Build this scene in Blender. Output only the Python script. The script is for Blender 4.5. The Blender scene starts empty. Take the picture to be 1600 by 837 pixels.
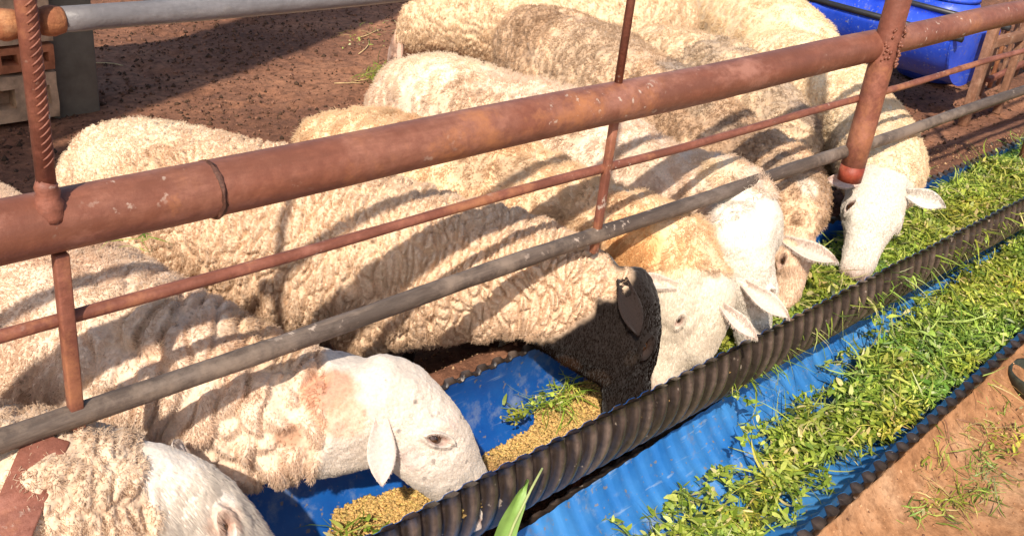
import bpy, bmesh, math, random
import numpy as np
from mathutils import Vector, Matrix
random.seed(7)
RNG = np.random.default_rng(7)
scn = bpy.context.scene

# ------------------------------------------------------------------ camera
CAM_POS = Vector((0.0, 0.0, 1.6))
cam_data = bpy.data.cameras.new("camera")
cam_data.sensor_width = 36.0
cam_data.lens = 1570.0 / 1600.0 * 36.0
cam_data.clip_start = 0.05
cam_data.clip_end = 500.0
cam = bpy.data.objects.new("camera", cam_data)
scn.collection.objects.link(cam)
ROT = Matrix(((0.72393293, 0.24919608, -0.64329031),
              (-0.68208859, 0.39821357, -0.61333604),
              (0.103326, 0.88279514, 0.45825372)))
# the rows above are world X, Y, Z axes in camera coordinates (camera looks along the row of the fence, tilted down)
YFIX = Vector(ROT[2]).cross(Vector(ROT[0]))
ROT[1] = YFIX
mw = ROT.to_4x4()
mw.translation = CAM_POS
cam.matrix_world = mw
scn.camera = cam

def sight(px, py):
    """direction from the camera position through a point measured on the 1600 px photograph"""
    return (ROT @ Vector(((px - 800) / 1570.0, -(py - 418.5) / 1570.0, -1.0))).normalized()

# ------------------------------------------------------------------ sun and sky
LIGHT = Vector((0.90, 0.68, -1.1)).normalized()       # travel direction of the sunlight
sun_el = math.asin(-LIGHT.z)
sun_az = math.atan2(-LIGHT.x, -LIGHT.y)              # compass angle of the sun from +Y towards +X
sd = bpy.data.lights.new("sun", 'SUN')
sd.energy = 4.7
sd.angle = math.radians(0.9)
sd.color = (1.0, 0.895, 0.765)
sun = bpy.data.objects.new("sun", sd)
scn.collection.objects.link(sun)
sun.rotation_euler = LIGHT.to_track_quat('-Z', 'Y').to_euler()
world = bpy.data.worlds.new("World")
scn.world = world
world.use_nodes = True
wn = world.node_tree
sky = wn.nodes.new("ShaderNodeTexSky")
sky.sky_type = 'NISHITA'
sky.sun_disc = False
sky.sun_elevation = sun_el
sky.sun_rotation = sun_az
sky.dust_density = 2.0
wn.links.new(sky.outputs[0], wn.nodes["Background"].inputs[0])
wn.nodes["Background"].inputs[1].default_value = 0.125
scn.view_settings.view_transform = 'Standard'
scn.view_settings.look = 'None'
scn.view_settings.exposure = 0.38
scn.view_settings.gamma = 1.0
scn.cycles.max_bounces = 6
scn.cycles.diffuse_bounces = 3
scn.cycles_curves.shape = 'RIBBONS' if hasattr(scn, 'cycles_curves') else None

# ------------------------------------------------------------------ numpy noise
def _hash(i, j, k, s):
    h = (i.astype(np.int64) * 374761393 + j.astype(np.int64) * 668265263 + k.astype(np.int64) * 2147483647 + s * 974634777) & 0xffffffff
    h = ((h ^ (h >> 13)) * 1274126177) & 0xffffffff
    h = ((h ^ (h >> 16)) * 2246822519) & 0xffffffff
    return ((h ^ (h >> 15)) & 0xffffff) / float(0xffffff)

def vnoise(P, s=0):
    I = np.floor(P); F = P - I; F = F * F * (3 - 2 * F); I = I.astype(np.int64)
    r = 0
    for dx in (0, 1):
        for dy in (0, 1):
            for dz in (0, 1):
                w = (F[:, 0] if dx else 1 - F[:, 0]) * (F[:, 1] if dy else 1 - F[:, 1]) * (F[:, 2] if dz else 1 - F[:, 2])
                r = r + w * _hash(I[:, 0] + dx, I[:, 1] + dy, I[:, 2] + dz, s)
    return r * 2 - 1

def fbm(P, s=0, o=3):
    r = 0; a = 1.0; t = 0
    for k in range(o):
        r = r + a * vnoise(P * (2 ** k) + 13.7 * k, s + k); t += a; a *= 0.5
    return r / t

def worley(P, s=0, jit=0.9):
    I = np.floor(P).astype(np.int64); F = P - I
    n = len(P); d1 = np.full(n, 9.0); d2 = np.full(n, 9.0); v1 = np.zeros((n, 3))
    for dx in (-1, 0, 1):
        for dy in (-1, 0, 1):
            for dz in (-1, 0, 1):
                a, b, c = I[:, 0] + dx, I[:, 1] + dy, I[:, 2] + dz
                q = np.stack([dx + 0.5 + jit * (_hash(a, b, c, s) - 0.5), dy + 0.5 + jit * (_hash(a, b, c, s + 11) - 0.5),
                              dz + 0.5 + jit * (_hash(a, b, c, s + 23) - 0.5)], 1) - F
                d = (q * q).sum(1)
                m = d < d1
                d2 = np.where(m, d1, np.minimum(d2, d))
                d1 = np.where(m, d, d1)
                v1[m] = q[m]
    return np.sqrt(d1), np.sqrt(d2), v1

def sstep(a, b, x):
    t = np.clip((x - a) / (b - a), 0, 1)
    return t * t * (3 - 2 * t)

# ------------------------------------------------------------------ object helpers
COL = scn.collection
def link_mesh(name, me, mats, parent=None):
    o = bpy.data.objects.new(name, me)
    for m in (mats if isinstance(mats, (list, tuple)) else [mats]):
        if m is not None: me.materials.append(m)
    COL.objects.link(o)
    if parent is not None:
        o.parent = parent
        o.matrix_parent_inverse = Matrix.Translation(-parent.location)
    return o

def np_mesh(name, V, Fq, smooth=True, col=None, uv=None):
    """V (n,3); Fq list of index arrays (m,k)"""
    me = bpy.data.meshes.new(name)
    if not isinstance(Fq, list): Fq = [Fq]
    Fq = [np.asarray(f) for f in Fq if len(f)]
    me.vertices.add(len(V)); me.vertices.foreach_set("co", np.asarray(V, dtype=np.float32).ravel())
    loops = np.concatenate([f.ravel() for f in Fq]).astype(np.int32)
    sizes = np.concatenate([np.full(len(f), f.shape[1]) for f in Fq]).astype(np.int32)
    me.loops.add(len(loops)); me.loops.foreach_set("vertex_index", loops)
    me.polygons.add(len(sizes))
    me.polygons.foreach_set("loop_start", (np.cumsum(sizes) - sizes).astype(np.int32))
    me.polygons.foreach_set("loop_total", sizes)
    me.polygons.foreach_set("use_smooth", np.full(len(sizes), smooth))
    if col is not None:
        a = me.color_attributes.new("Col", 'FLOAT_COLOR', 'POINT')
        c = np.ones((len(V), 4), dtype=np.float32); c[:, :3] = col
        a.data.foreach_set("color", c.ravel())
    me.update(); me.validate()
    return me

def tag(o, label=None, cat=None, group=None, kind=None):
    if label: o["label"] = label
    if cat: o["category"] = cat
    if group: o["group"] = group
    if kind: o["kind"] = kind
    return o

def empty(name, loc, label, cat, group=None):
    o = bpy.data.objects.new(name, None)
    o.location = loc; o.empty_display_size = 0.1
    COL.objects.link(o)
    return tag(o, label, cat, group)

class MB:
    """collects verts / faces of several closed shapes"""
    def __init__(s): s.v = []; s.f = []; s.n = 0
    def add(s, V, F):
        s.v.append(np.asarray(V, float))
        for f in F: s.f.append(tuple(int(i) + s.n for i in f))
        s.n += len(V)
    def tube(s, pts, rad, n=12, jag=0.0, seed=0):
        pts = [Vector(p) for p in pts]
        if not hasattr(rad, '__len__'): rad = [rad] * len(pts)
        V = []; up = None
        for i, p in enumerate(pts):
            t = (pts[min(i + 1, len(pts) - 1)] - pts[max(i - 1, 0)]).normalized()
            if up is None:
                up = Vector((0, 0, 1)) if abs(t.z) < 0.9 else Vector((1, 0, 0))
            up = (up - t * up.dot(t)).normalized(); r = t.cross(up)
            for k in range(n):
                a = 2 * math.pi * k / n
                V.append(p + (r * math.cos(a) + up * math.sin(a)) * rad[i])
        F = []
        for i in range(len(pts) - 1):
            for k in range(n):
                F.append((i * n + k, i * n + (k + 1) % n, (i + 1) * n + (k + 1) % n, (i + 1) * n + k))
        F.append(tuple(range(n - 1, -1, -1))); m = (len(pts) - 1) * n
        F.append(tuple(range(m, m + n)))
        s.add([tuple(v) for v in V], F)
    def box(s, c, size, M=None, bev=0.0):
        bm = bmesh.new(); bmesh.ops.create_cube(bm, size=1)
        for v in bm.verts: v.co = Vector((v.co.x * size[0], v.co.y * size[1], v.co.z * size[2]))
        if bev > 0: bmesh.ops.bevel(bm, geom=bm.edges[:], offset=bev, segments=2, affect='EDGES', profile=0.5)
        if M is not None: bmesh.ops.transform(bm, matrix=M.to_4x4(), verts=bm.verts)
        bm.verts.index_update()
        s.add([tuple(v.co + Vector(c)) for v in bm.verts], [[v.index for v in f.verts] for f in bm.faces])
        bm.free()
    def mesh(s, name, smooth=True):
        me = bpy.data.meshes.new(name)
        me.from_pydata(np.concatenate(s.v).tolist(), [], s.f)
        me.polygons.foreach_set("use_smooth", [smooth] * len(me.polygons))
        me.update()
        return me
    def build(s, name, mat, parent=None, smooth=True):
        return link_mesh(name, s.mesh(name, smooth), mat, parent)

# ------------------------------------------------------------------ materials
def new_mat(name):
    m = bpy.data.materials.new(name); m.use_nodes = True
    nt = m.node_tree
    return m, nt, nt.nodes["Principled BSDF"]

def N(nt, typ, **kw):
    n = nt.nodes.new(typ)
    for k, v in kw.items():
        if k.startswith('i_'):
            key = k[2:].replace('_', ' ')
            n.inputs[key].default_value = v
        else: setattr(n, k, v)
    return n

def noise_node(nt, scale, detail=4, rough=0.6, mapping=None, coord='Object'):
    tc = N(nt, "ShaderNodeTexCoord")
    out = tc.outputs[coord]
    if mapping:
        mp = N(nt, "ShaderNodeMapping"); mp.inputs['Scale'].default_value = mapping
        nt.links.new(out, mp.inputs[0]); out = mp.outputs[0]
    n = N(nt, "ShaderNodeTexNoise"); n.inputs['Scale'].default_value = scale
    n.inputs['Detail'].default_value = detail; n.inputs['Roughness'].default_value = rough
    nt.links.new(out, n.inputs['Vector'])
    return n

def ramp(nt, src, stops):
    r = N(nt, "ShaderNodeValToRGB")
    e = r.color_ramp.elements
    e[0].position, e[0].color = stops[0][0], (*stops[0][1], 1)
    e[1].position, e[1].color = stops[-1][0], (*stops[-1][1], 1)
    for p, c in stops[1:-1]:
        x = e.new(p); x.color = (*c, 1)
    nt.links.new(src, r.inputs[0])
    return r

def mix(nt, fac, a, b, mode='MIX'):
    m = N(nt, "ShaderNodeMix", data_type='RGBA', blend_type=mode)
    for sock, val in ((0, fac), (6, a), (7, b)):
        if hasattr(val, 'node'): nt.links.new(val, m.inputs[sock])
        elif sock == 0: m.inputs[0].default_value = val
        else: m.inputs[sock].default_value = (*val, 1)
    return m.outputs[2]

def bump(nt, bsdf, src, dist, strength=1.0):
    b = N(nt, "ShaderNodeBump"); b.inputs['Distance'].default_value = dist; b.inputs['Strength'].default_value = strength
    nt.links.new(src, b.inputs['Height']); nt.links.new(b.outputs[0], bsdf.inputs['Normal'])
    return b

def mat_rust(name, cols, scale=9, rough=0.55, flecks=True, mapping=None):
    m, nt, b = new_mat(name)
    n = noise_node(nt, scale, 8, 0.68, mapping)
    r = ramp(nt, n.outputs[0], [(0.28, cols[0]), (0.45, cols[1]), (0.58, cols[2]), (0.74, cols[3])])
    c = r.outputs[0]
    n2 = noise_node(nt, scale * 9, 5, 0.7, mapping)
    nst = noise_node(nt, scale * 1.3, 8, 0.75, (0.5, 2.5, 2.5))
    c = mix(nt, ramp(nt, n2.outputs[0], [(0.35, (0.0,) * 3), (0.7, (0.6,) * 3)]).outputs[0], c, cols[0])
    c = mix(nt, ramp(nt, nst.outputs[0], [(0.44, (0, 0, 0)), (0.60, (0.75,) * 3)]).outputs[0], c, tuple(x * 0.62 for x in cols[1]))
    lf = noise_node(nt, 2.6, 9, 0.72)
    c = mix(nt, ramp(nt, lf.outputs[0], [(0.53, (0, 0, 0)), (0.62, (0.8,) * 3)]).outputs[0], c, cols[3])
    lf2 = noise_node(nt, 3.7, 9, 0.75, (0.6, 1, 1))
    c = mix(nt, ramp(nt, lf2.outputs[0], [(0.55, (0, 0, 0)), (0.66, (0.65,) * 3)]).outputs[0], c, tuple(min(1, x * 1.25 + .03) for x in cols[2]))
    if flecks:
        n3 = noise_node(nt, 48, 4, 0.6)
        gate = noise_node(nt, 4.2, 3, 0.6)
        fk = mix(nt, 1.0, ramp(nt, n3.outputs[0], [(0.62, (0, 0, 0)), (0.67, (0.8,) * 3)]).outputs[0], ramp(nt, gate.outputs[0], [(0.50, (0.0,) * 3), (0.60, (1, 1, 1))]).outputs[0], 'MULTIPLY')
        c = mix(nt, fk, c, (0.5, 0.40, 0.32))
    nt.links.new(c, b.inputs['Base Color'])
    b.inputs['Roughness'].default_value = rough
    b.inputs['Specular IOR Level'].default_value = 0.4
    bump(nt, b, n2.outputs[0], 0.0018, 0.8)
    return m

M_RAIL = mat_rust("rusty_red_paint", [(.13, .042, .026), (.24, .088, .052), (.30, .13, .085), (.42, .17, .07)], 5, 0.5)
M_POST = mat_rust("red_oxide_paint", [(.13, .043, .027), (.23, .080, .05), (.29, .11, .072), (.40, .17, .08)], 11)
M_GREY = mat_rust("weathered_grey_pipe", [(.05, .033, .025), (.105, .077, .060), (.165, .125, .098), (.24, .18, .135)], 9, 0.6, True, (0.35, 3.0, 3.0))
M_GALV = mat_rust("galvanised_pipe", [(.13, .12, .12), (.18, .17, .175), (.23, .22, .225), (.27, .24, .21)], 7, 0.45, False)
M_ORANGE = mat_rust("fresh_rust", [(.16, .05, .02), (.34, .12, .05), (.45, .20, .08), (.5, .28, .14)], 22, 0.8)
M_REDTIP = mat_rust("bright_red_primer", [(.16, .03, .018), (.26, .045, .025), (.32, .06, .03), (.36, .12, .06)], 12, 0.5)
M_TIMBER = mat_rust("brown_timber", [(.13, .055, .03), (.26, .12, .065), (.33, .17, .10), (.42, .25, .16)], 10, 0.8, True, (1, 1, 0.25))

def mat_blue(name, deep, light, dust_pos):
    m, nt, b = new_mat(name)
    n = noise_node(nt, 3.2, 6, 0.65)
    n2 = noise_node(nt, 14, 6, 0.7)
    c = mix(nt, ramp(nt, n.outputs[0], [(0.35, (0, 0, 0)), (0.7, (1, 1, 1))]).outputs[0], deep, light)
    dust = ramp(nt, n2.outputs[0], [(dust_pos, (0, 0, 0)), (dust_pos + 0.22, (0.55,) * 3)]).outputs[0]
    c = mix(nt, dust, c, (0.30, 0.34, 0.36))
    n4 = noise_node(nt, 60, 2, 0.5)
    c = mix(nt, ramp(nt, n4.outputs[0], [(0.66, (0, 0, 0)), (0.71, (0.7,) * 3)]).outputs[0], c, (0.22, 0.17, 0.10))
    sc = noise_node(nt, 26, 3, 0.6, (0.12, 2.0, 2.0))
    c = mix(nt, ramp(nt, sc.outputs[0], [(0.62, (0, 0, 0)), (0.68, (0.35,) * 3)]).outputs[0], c, (0.34, 0.42, 0.50))
    md = noise_node(nt, 6.5, 8, 0.75)
    c = mix(nt, ramp(nt, md.outputs[0], [(0.60, (0, 0, 0)), (0.70, (0.5,) * 3)]).outputs[0], c, (0.20, 0.15, 0.10))
    nt.links.new(c, b.inputs['Base Color'])
    r = ramp(nt, n2.outputs[0], [(0.3, (0.3,) * 3), (0.7, (0.6,) * 3)])
    nt.links.new(r.outputs[0], b.inputs['Roughness'])
    bump(nt, b, n2.outputs[0], 0.002, 0.5)
    return m
M_BLUE1 = mat_blue("blue_liner_plastic", (.003, .055, .26), (.008, .12, .42), 0.54)
M_BLUE2 = mat_blue("pale_blue_ribbed_plastic", (.012, .12, .38), (.06, .24, .54), 0.60)
M_DRUM = mat_blue("royal_blue_drum_plastic", (.008, .05, .48), (.05, .12, .72), 0.60)

def mat_dark_plastic():
    m, nt, b = new_mat("dusty_lit_crest_plastic")
    n = noise_node(nt, 9, 8, 0.7)
    n2 = noise_node(nt, 60, 6, 0.75)
    at = N(nt, "ShaderNodeAttribute"); at.attribute_name = "Col"
    c = ramp(nt, n2.outputs[0], [(0.3, (.016, .011, .009)), (0.7, (.040, .028, .022))]).outputs[0]
    cr = ramp(nt, n.outputs[0], [(0.3, (.085, .058, .045)), (0.7, (.20, .145, .115))]).outputs[0]
    f = mix(nt, 1.0, ramp(nt, at.outputs['Color'], [(0.45, (0, 0, 0)), (0.95, (1, 1, 1))]).outputs[0], ramp(nt, n2.outputs[0], [(0.25, (0.25,) * 3), (0.6, (1, 1, 1))]).outputs[0], 'MULTIPLY')  # crest mask: dust and painted light on the ribs, grooves kept near black
    c = mix(nt, f, c, cr)
    n3 = noise_node(nt, 34, 3, 0.6)
    c = mix(nt, ramp(nt, n3.outputs[0], [(0.67, (0, 0, 0)), (0.72, (0.7,) * 3)]).outputs[0], c, (.42, .34, .27))
    nt.links.new(c, b.inputs['Base Color'])
    b.inputs['Roughness'].default_value = 0.30
    b.inputs['Specular IOR Level'].default_value = 0.6
    bump(nt, b, n2.outputs[0], 0.0015, 0.6)
    return m
M_DARK = mat_dark_plastic()

def mat_vcol(name, rough=0.9, noise_scale=60, amt=0.25, bump_d=0.002, trans=0.0, spec=0.2, attr="Col", sheen=0.0):
    m, nt, b = new_mat(name)
    at = N(nt, "ShaderNodeAttribute"); at.attribute_name = attr
    n = noise_node(nt, noise_scale, 5, 0.65)
    r = ramp(nt, n.outputs[0], [(0.25, (1 - amt,) * 3), (0.75, (1 + amt,) * 3)])
    c = mix(nt, 1.0, at.outputs['Color'], r.outputs[0], 'MULTIPLY')
    nt.links.new(c, b.inputs['Base Color'])
    b.inputs['Roughness'].default_value = rough
    b.inputs['Specular IOR Level'].default_value = spec
    if sheen: b.inputs['Sheen Weight'].default_value = sheen
    if bump_d: bump(nt, b, n.outputs[0], bump_d, 0.8)
    if trans:
        t = N(nt, "ShaderNodeBsdfTranslucent"); nt.links.new(c, t.inputs[0])
        ms = N(nt, "ShaderNodeMixShader"); ms.inputs[0].default_value = trans
        nt.links.new(b.outputs[0], ms.inputs[1]); nt.links.new(t.outputs[0], ms.inputs[2])
        nt.links.new(ms.outputs[0], nt.nodes["Material Output"].inputs[0])
    return m
M_SKIN = mat_vcol("sheep_hide_and_fleece", 0.85, 180, 0.22, 0.0015, sheen=0.15)
M_GRASS = mat_vcol("cut_green_fodder", 0.45, 30, 0.2, 0.0, trans=0.32, spec=0.35)
M_PELLET = mat_vcol("pelleted_feed", 0.7, 300, 0.3, 0.0006)
M_CLOD = mat_vcol("soil_crumbs", 0.95, 80, 0.3, 0.001)
M_SOILV = mat_vcol("feed_heap_base", 0.95, 60, 0.35, 0.002)

def mat_hair():
    m = bpy.data.materials.new("wool_fibre"); m.use_nodes = True
    nt = m.node_tree; nt.nodes.clear()
    at = N(nt, "ShaderNodeAttribute"); at.attribute_name = "Col"
    d = N(nt, "ShaderNodeBsdfDiffuse"); t = N(nt, "ShaderNodeBsdfTranslucent")
    nt.links.new(at.outputs['Color'], d.inputs[0]); nt.links.new(at.outputs['Color'], t.inputs[0])
    ms = N(nt, "ShaderNodeMixShader"); ms.inputs[0].default_value = 0.35
    nt.links.new(d.outputs[0], ms.inputs[1]); nt.links.new(t.outputs[0], ms.inputs[2])
    o = N(nt, "ShaderNodeOutputMaterial"); nt.links.new(ms.outputs[0], o.inputs[0])
    return m
M_HAIR = mat_hair()

def mat_dirt(name, stops, scale, fine, bd):
    m, nt, b = new_mat(name)
    n = noise_node(nt, scale, 8, 0.65)
    n2 = noise_node(nt, fine, 6, 0.75)
    c = ramp(nt, n.outputs[0], stops).outputs[0]
    c = mix(nt, ramp(nt, n2.outputs[0], [(0.42, (0, 0, 0)), (0.66, (0.75,) * 3)]).outputs[0], c, tuple(x * 0.45 for x in stops[0][1]))
    n3 = noise_node(nt, fine * 2.3, 3, 0.6)
    c = mix(nt, ramp(nt, n3.outputs[0], [(0.68, (0, 0, 0)), (0.76, (0.6,) * 3)]).outputs[0], c, tuple(min(1, x * 1.7) for x in stops[-1][1]))
    nt.links.new(c, b.inputs['Base Color'])
    b.inputs['Roughness'].default_value = 0.92
    b.inputs['Specular IOR Level'].default_value = 0.2
    bump(nt, b, n2.outputs[0], bd, 1.0)
    return m
M_PEN = mat_dirt("pen_dirt", [(0.3, (.12, .055, .034)), (0.5, (.24, .110, .064)), (0.72, (.46, .22, .12))], 1.1, 26, 0.012)
M_FRONT = mat_dirt("ochre_soil", [(0.3, (.29, .125, .05)), (0.5, (.42, .21, .10)), (0.72, (.54, .33, .19))], 3.2, 24, 0.005)

def mat_simple(name, col, rough=0.6, spec=0.4, ns=20, amt=0.3, bd=0.001):
    m, nt, b = new_mat(name)
    n = noise_node(nt, ns, 6, 0.65)
    c = ramp(nt, n.outputs[0], [(0.3, tuple(x * (1 - amt) for x in col)), (0.7, tuple(min(1, x * (1 + amt)) for x in col))])
    nt.links.new(c.outputs[0], b.inputs['Base Color'])
    b.inputs['Roughness'].default_value = rough
    b.inputs['Specular IOR Level'].default_value = spec
    if bd: bump(nt, b, n.outputs[0], bd, 0.8)
    return m
M_EYE = mat_simple("dark_amber_eye", (.05, .022, .010), 0.08, 0.8, 60, 0.4, 0)
M_PUPIL = mat_simple("black_pupil", (.004, .003, .003), 0.05, 0.8, 60, 0.2, 0)
M_BRICK = mat_simple("red_clay_brick", (.42, .15, .07), 0.9, 0.2, 14, 0.4, 0.004)
M_BLOCK = mat_simple("tan_hollow_block", (.48, .31, .19), 0.9, 0.2, 14, 0.45, 0.005)
M_HOLE = mat_simple("dark_block_core", (.05, .03, .02), 0.95, 0.1, 20, 0.3, 0)  # near-black fill for the core behind the blocks
M_CONC = mat_simple("grey_render", (.16, .135, .10), 0.9, 0.2, 8, 0.25, 0.002)
M_SHEET = mat_simple("old_iron_sheet", (.25, .22, .2), 0.6, 0.4, 6, 0.3, 0.001)
M_STRAW = mat_simple("dry_straw", (.55, .40, .20), 0.7, 0.3, 20, 0.3, 0)
M_BLACK = mat_simple("black_rubber_edge", (.02, .02, .022), 0.45, 0.5, 20, 0.3, 0.0005)
M_BOWL = mat_simple("dark_green_grey_rubber", (.030, .032, .022), 0.7, 0.35, 25, 0.6, 0.004)

# ------------------------------------------------------------------ ground
def pen_height(X, Y):
    P = np.stack([X, Y, np.zeros_like(X)], 1)
    h = 0.016 * fbm(P * 2.3, 3, 4) + 0.006 * fbm(P * 17, 5, 3) - 0.018 * sstep(0.25, 0.6, fbm(P * 8.5, 205, 2)) 
    wy = Y + 0.03 * fbm(P * 3, 9, 2)
    bank = 0.285 * (1 - sstep(1.47, 1.62, wy)) + 0.10 * sstep(1.47, 1.62, wy) * (1 - sstep(1.72, 1.98, wy))
    h = h * sstep(1.43, 1.6, Y) + bank + 0.004 * fbm(P * 40, 15, 2)
    # trampled hollows under the troughs; ground falls away toward the camera
    return np.where(Y < 1.4265, -0.35, h)

def grid_mesh(name, x0, x1, y0, y1, nx, ny, hf, ys=None):
    xs = np.linspace(x0, x1, nx); ys = np.linspace(y0, y1, ny) if ys is None else ys; ny = len(ys)
    gx, gy = np.meshgrid(xs, ys); X = gx.ravel(); Y = gy.ravel()
    V = np.stack([X, Y, hf(X, Y)], 1)
    i = np.arange(nx * ny).reshape(ny, nx)
    F = np.stack([i[:-1, :-1].ravel(), i[:-1, 1:].ravel(), i[1:, 1:].ravel(), i[1:, :-1].ravel()], 1)
    return np_mesh(name, V, F)

def near_rim(X):   # Y of the ground trough's near rim
    return 0.70 + 0.05 * np.clip(X - 1.7, -1.5, 1.8)

def front_height(X, Y):
    P = np.stack([X, Y, np.zeros_like(X)], 1)
    h = -0.055 + 0.012 * fbm(P * 3.1, 31, 4) + 0.004 * fbm(P * 21, 35, 3)
    edge = near_rim(X) - Y
    h = h + (0.045 - h) * np.exp(-np.clip(edge, 0, 9) / 0.055) * 0.9
    d = np.clip(0.284 ** 2 - (Y - 0.968 - (near_rim(X) - 0.70)) ** 2, 0, 1)      # dips under the pipe
    return np.where(edge > -0.006, h, np.minimum(h, 0.10 - np.sqrt(d)) - 0.004)

tag(link_mesh("ground", grid_mesh("pen_ground", -3, 10, 0.9, 9, 520, 10, lambda X, Y: pen_height(X, Y), np.concatenate([[0.9, 1.2, 1.4, 1.426, 1.427], np.arange(1.435, 1.7, .012), np.arange(1.7, 2.6, .02), np.linspace(2.6, 9, 210)])), M_PEN), kind='structure')
# the same earth, further out to the horizon
def outer(X, Y):
    inside = (X > -2.9) & (X < 9.9) & (Y > -2.4) & (Y < 8.9)
    P = np.stack([X, Y, np.zeros_like(X)], 1)
    return np.where(inside, -0.6, -0.10 + 0.05 * fbm(P * 0.1, 3, 2))
xs = np.concatenate([[-220, -60, -20, -8, -4], np.arange(-3, 11, 1.0), [12, 18, 40, 90, 240]])
ys = np.concatenate([[-200, -50, -12, -5], np.arange(-2.5, 10, 1.0), [12, 20, 45, 100, 260]])
gx, gy = np.meshgrid(xs, ys)
oi = np.arange(len(xs) * len(ys)).reshape(len(ys), len(xs))
OF = np.stack([oi[:-1, :-1].ravel(), oi[:-1, 1:].ravel(), oi[1:, 1:].ravel(), oi[1:, :-1].ravel()], 1)
OV = np.stack([gx.ravel(), gy.ravel(), outer(gx.ravel(), gy.ravel())], 1)
tag(link_mesh("terrain", np_mesh("far_terrain", OV, OF), M_PEN), kind='structure')
tag(link_mesh("path", grid_mesh("front_soil", -3, 10, -2.5, 0.90, 620, 10, front_height, np.concatenate([np.linspace(-2.5, .3, 60), np.linspace(.31, .90, 100)])), M_FRONT), kind='structure')

# ------------------------------------------------------------------ troughs
def half_pipe(x0, x1, yc, zc, r_in, r_out, rim_z, pitch, amp_out, amp_in, bend, outer_mat, inner_mat, root, step=8, seed=0, rim_far=None):
    rim_far = rim_z if rim_far is None else rim_far
    a0f = math.asin((rim_far - zc) / r_out); a1f = math.asin((rim_far - zc) / r_in)
    a0 = math.asin((rim_z - zc) / r_out)                     # rim above centre when positive
    nA = 30
    nx = int((x1 - x0) / pitch * step) + 1
    xs = np.linspace(x0, x1, nx)
    ph = (xs - x0) / pitch * 2 * np.pi
    rib = sstep(-0.62, -0.02, np.sin(ph)) * (0.84 + 0.16 * np.sin(ph + 0.7)) if amp_out > 0.0115 else 0.5 + 0.5 * np.sin(ph)   # broad ribs, narrow grooves
    off = bend(xs)
    def surf(r, amp, flip, angs, rimvar):
        V = np.zeros((nx, len(angs), 3))
        for j, a in enumerate(angs):
            rr = r + amp * (rib if a < 5.2 else rib * 0.25 + 0.55) + 0.0018 * fbm(np.stack([xs * 8, np.full(nx, a * 3), np.full(nx, 1.0)], 1), seed, 2)
            V[:, j, 0] = xs
            V[:, j, 1] = yc + off + np.cos(a) * rr
            V[:, j, 2] = zc + np.sin(a) * rr
        # uneven sawn rim
        V[:, 0, 2] += rimvar; V[:, -1, 2] += rimvar
        i = np.arange(nx * len(angs)).reshape(nx, len(angs))
        F = np.stack([i[:-1, :-1].ravel(), i[1:, :-1].ravel(), i[1:, 1:].ravel(), i[:-1, 1:].ravel()], 1)
        return V, (F if flip else F[:, ::-1])
    rv = 0.004 * fbm(np.stack([xs * 14, xs * 0, xs * 0], 1), seed + 4, 3) + 0.007 * (rib - 0.5)
    angs = np.linspace(math.pi - a0, 2 * math.pi + a0f, nA)
    Vo, Fo = surf(r_out, amp_out, False, angs, rv)
    a1 = math.asin(np.clip((rim_z - zc) / r_in, -1, 1))
    angi = np.linspace(math.pi - a1, 2 * math.pi + a1f, nA)
    Vi, Fi = surf(r_in, amp_in, True, angi, rv)
    # outer shell: outer surface + the sawn rim (twin-wall thickness) down to the liner
    Vi2, _ = surf(r_in + 0.0015, amp_in, True, angi, rv - 0.0005)
    n = nx * nA
    io = np.arange(n).reshape(nx, nA)
    strips = []
    for j, fl in ((0, False), (nA - 1, True)):
        q = np.stack([io[:-1, j], io[1:, j], io[1:, j] + n, io[:-1, j] + n], 1)
        strips.append(q if fl else q[:, ::-1])
    for k in (0, nx - 1):
        q = np.stack([io[k, :-1], io[k, 1:], io[k, 1:] + n, io[k, :-1] + n], 1)
        strips.append(q)
    VV = np.concatenate([Vo.reshape(-1, 3), Vi2.reshape(-1, 3)])
    # rim top ring is the first angular column of both surfaces
    FF = np.concatenate([Fo] + strips)
    dusty_lit_crest = np.repeat(np.clip(rib, 0, 1)[:, None], nA, 1).ravel() * (0.75 + 0.5 * fbm(Vo.reshape(-1, 3) * np.array([30, 9, 9]), seed + 8, 3))  # rib crests coloured lighter: some dust, mostly lit crests against dark grooves
    dv = np.concatenate([dusty_lit_crest, dusty_lit_crest * 0.6])[:, None] * np.ones((1, 3))
    link_mesh("outer_wall", np_mesh("ribbed_outer_wall", VV, FF, True, np.clip(dv, 0, 1)), outer_mat, root)
    link_mesh("inner_wall", np_mesh("inner_wall", Vi.reshape(-1, 3), Fi), inner_mat, root)

T1 = dict(yc=1.252, zc=0.243, r=0.151)
t1 = empty("feed_trough", (3.5, 1.25, 0.08), "long raised trough of dark ribbed half pipe with blue lining that the sheep eat from", "feed trough")
half_pipe(0.1, 7.2, 1.252, 0.243, 0.151, 0.153, 0.300, 0.050, 0.023, 0.0, lambda x: 0 * x, M_DARK, M_BLUE1, t1, 14, 1)
for sx in (0.35, 1.7, 3.1, 4.6, 6.2):                 # cradles that carry the raised trough
    mb = MB(); mb.tube([(sx, 1.30, -0.3), (sx, 1.28, 0.075)], 0.014, 8)
    mb.build("support", M_RAIL, t1)

t2 = empty("ground_trough", (3.5, 0.97, -0.14), "pale blue ribbed half pipe trough lying on the soil in front, heaped with fodder", "feed trough")
half_pipe(0.1, 7.2, 0.968, 0.12, 0.262, 0.268, 0.06, 0.066, 0.012, -0.016, lambda x: 0.05 * np.clip(x - 1.7, -1.5, 1.8), M_DARK, M_BLUE2, t2, 8, 2, rim_far=-0.005)

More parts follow.
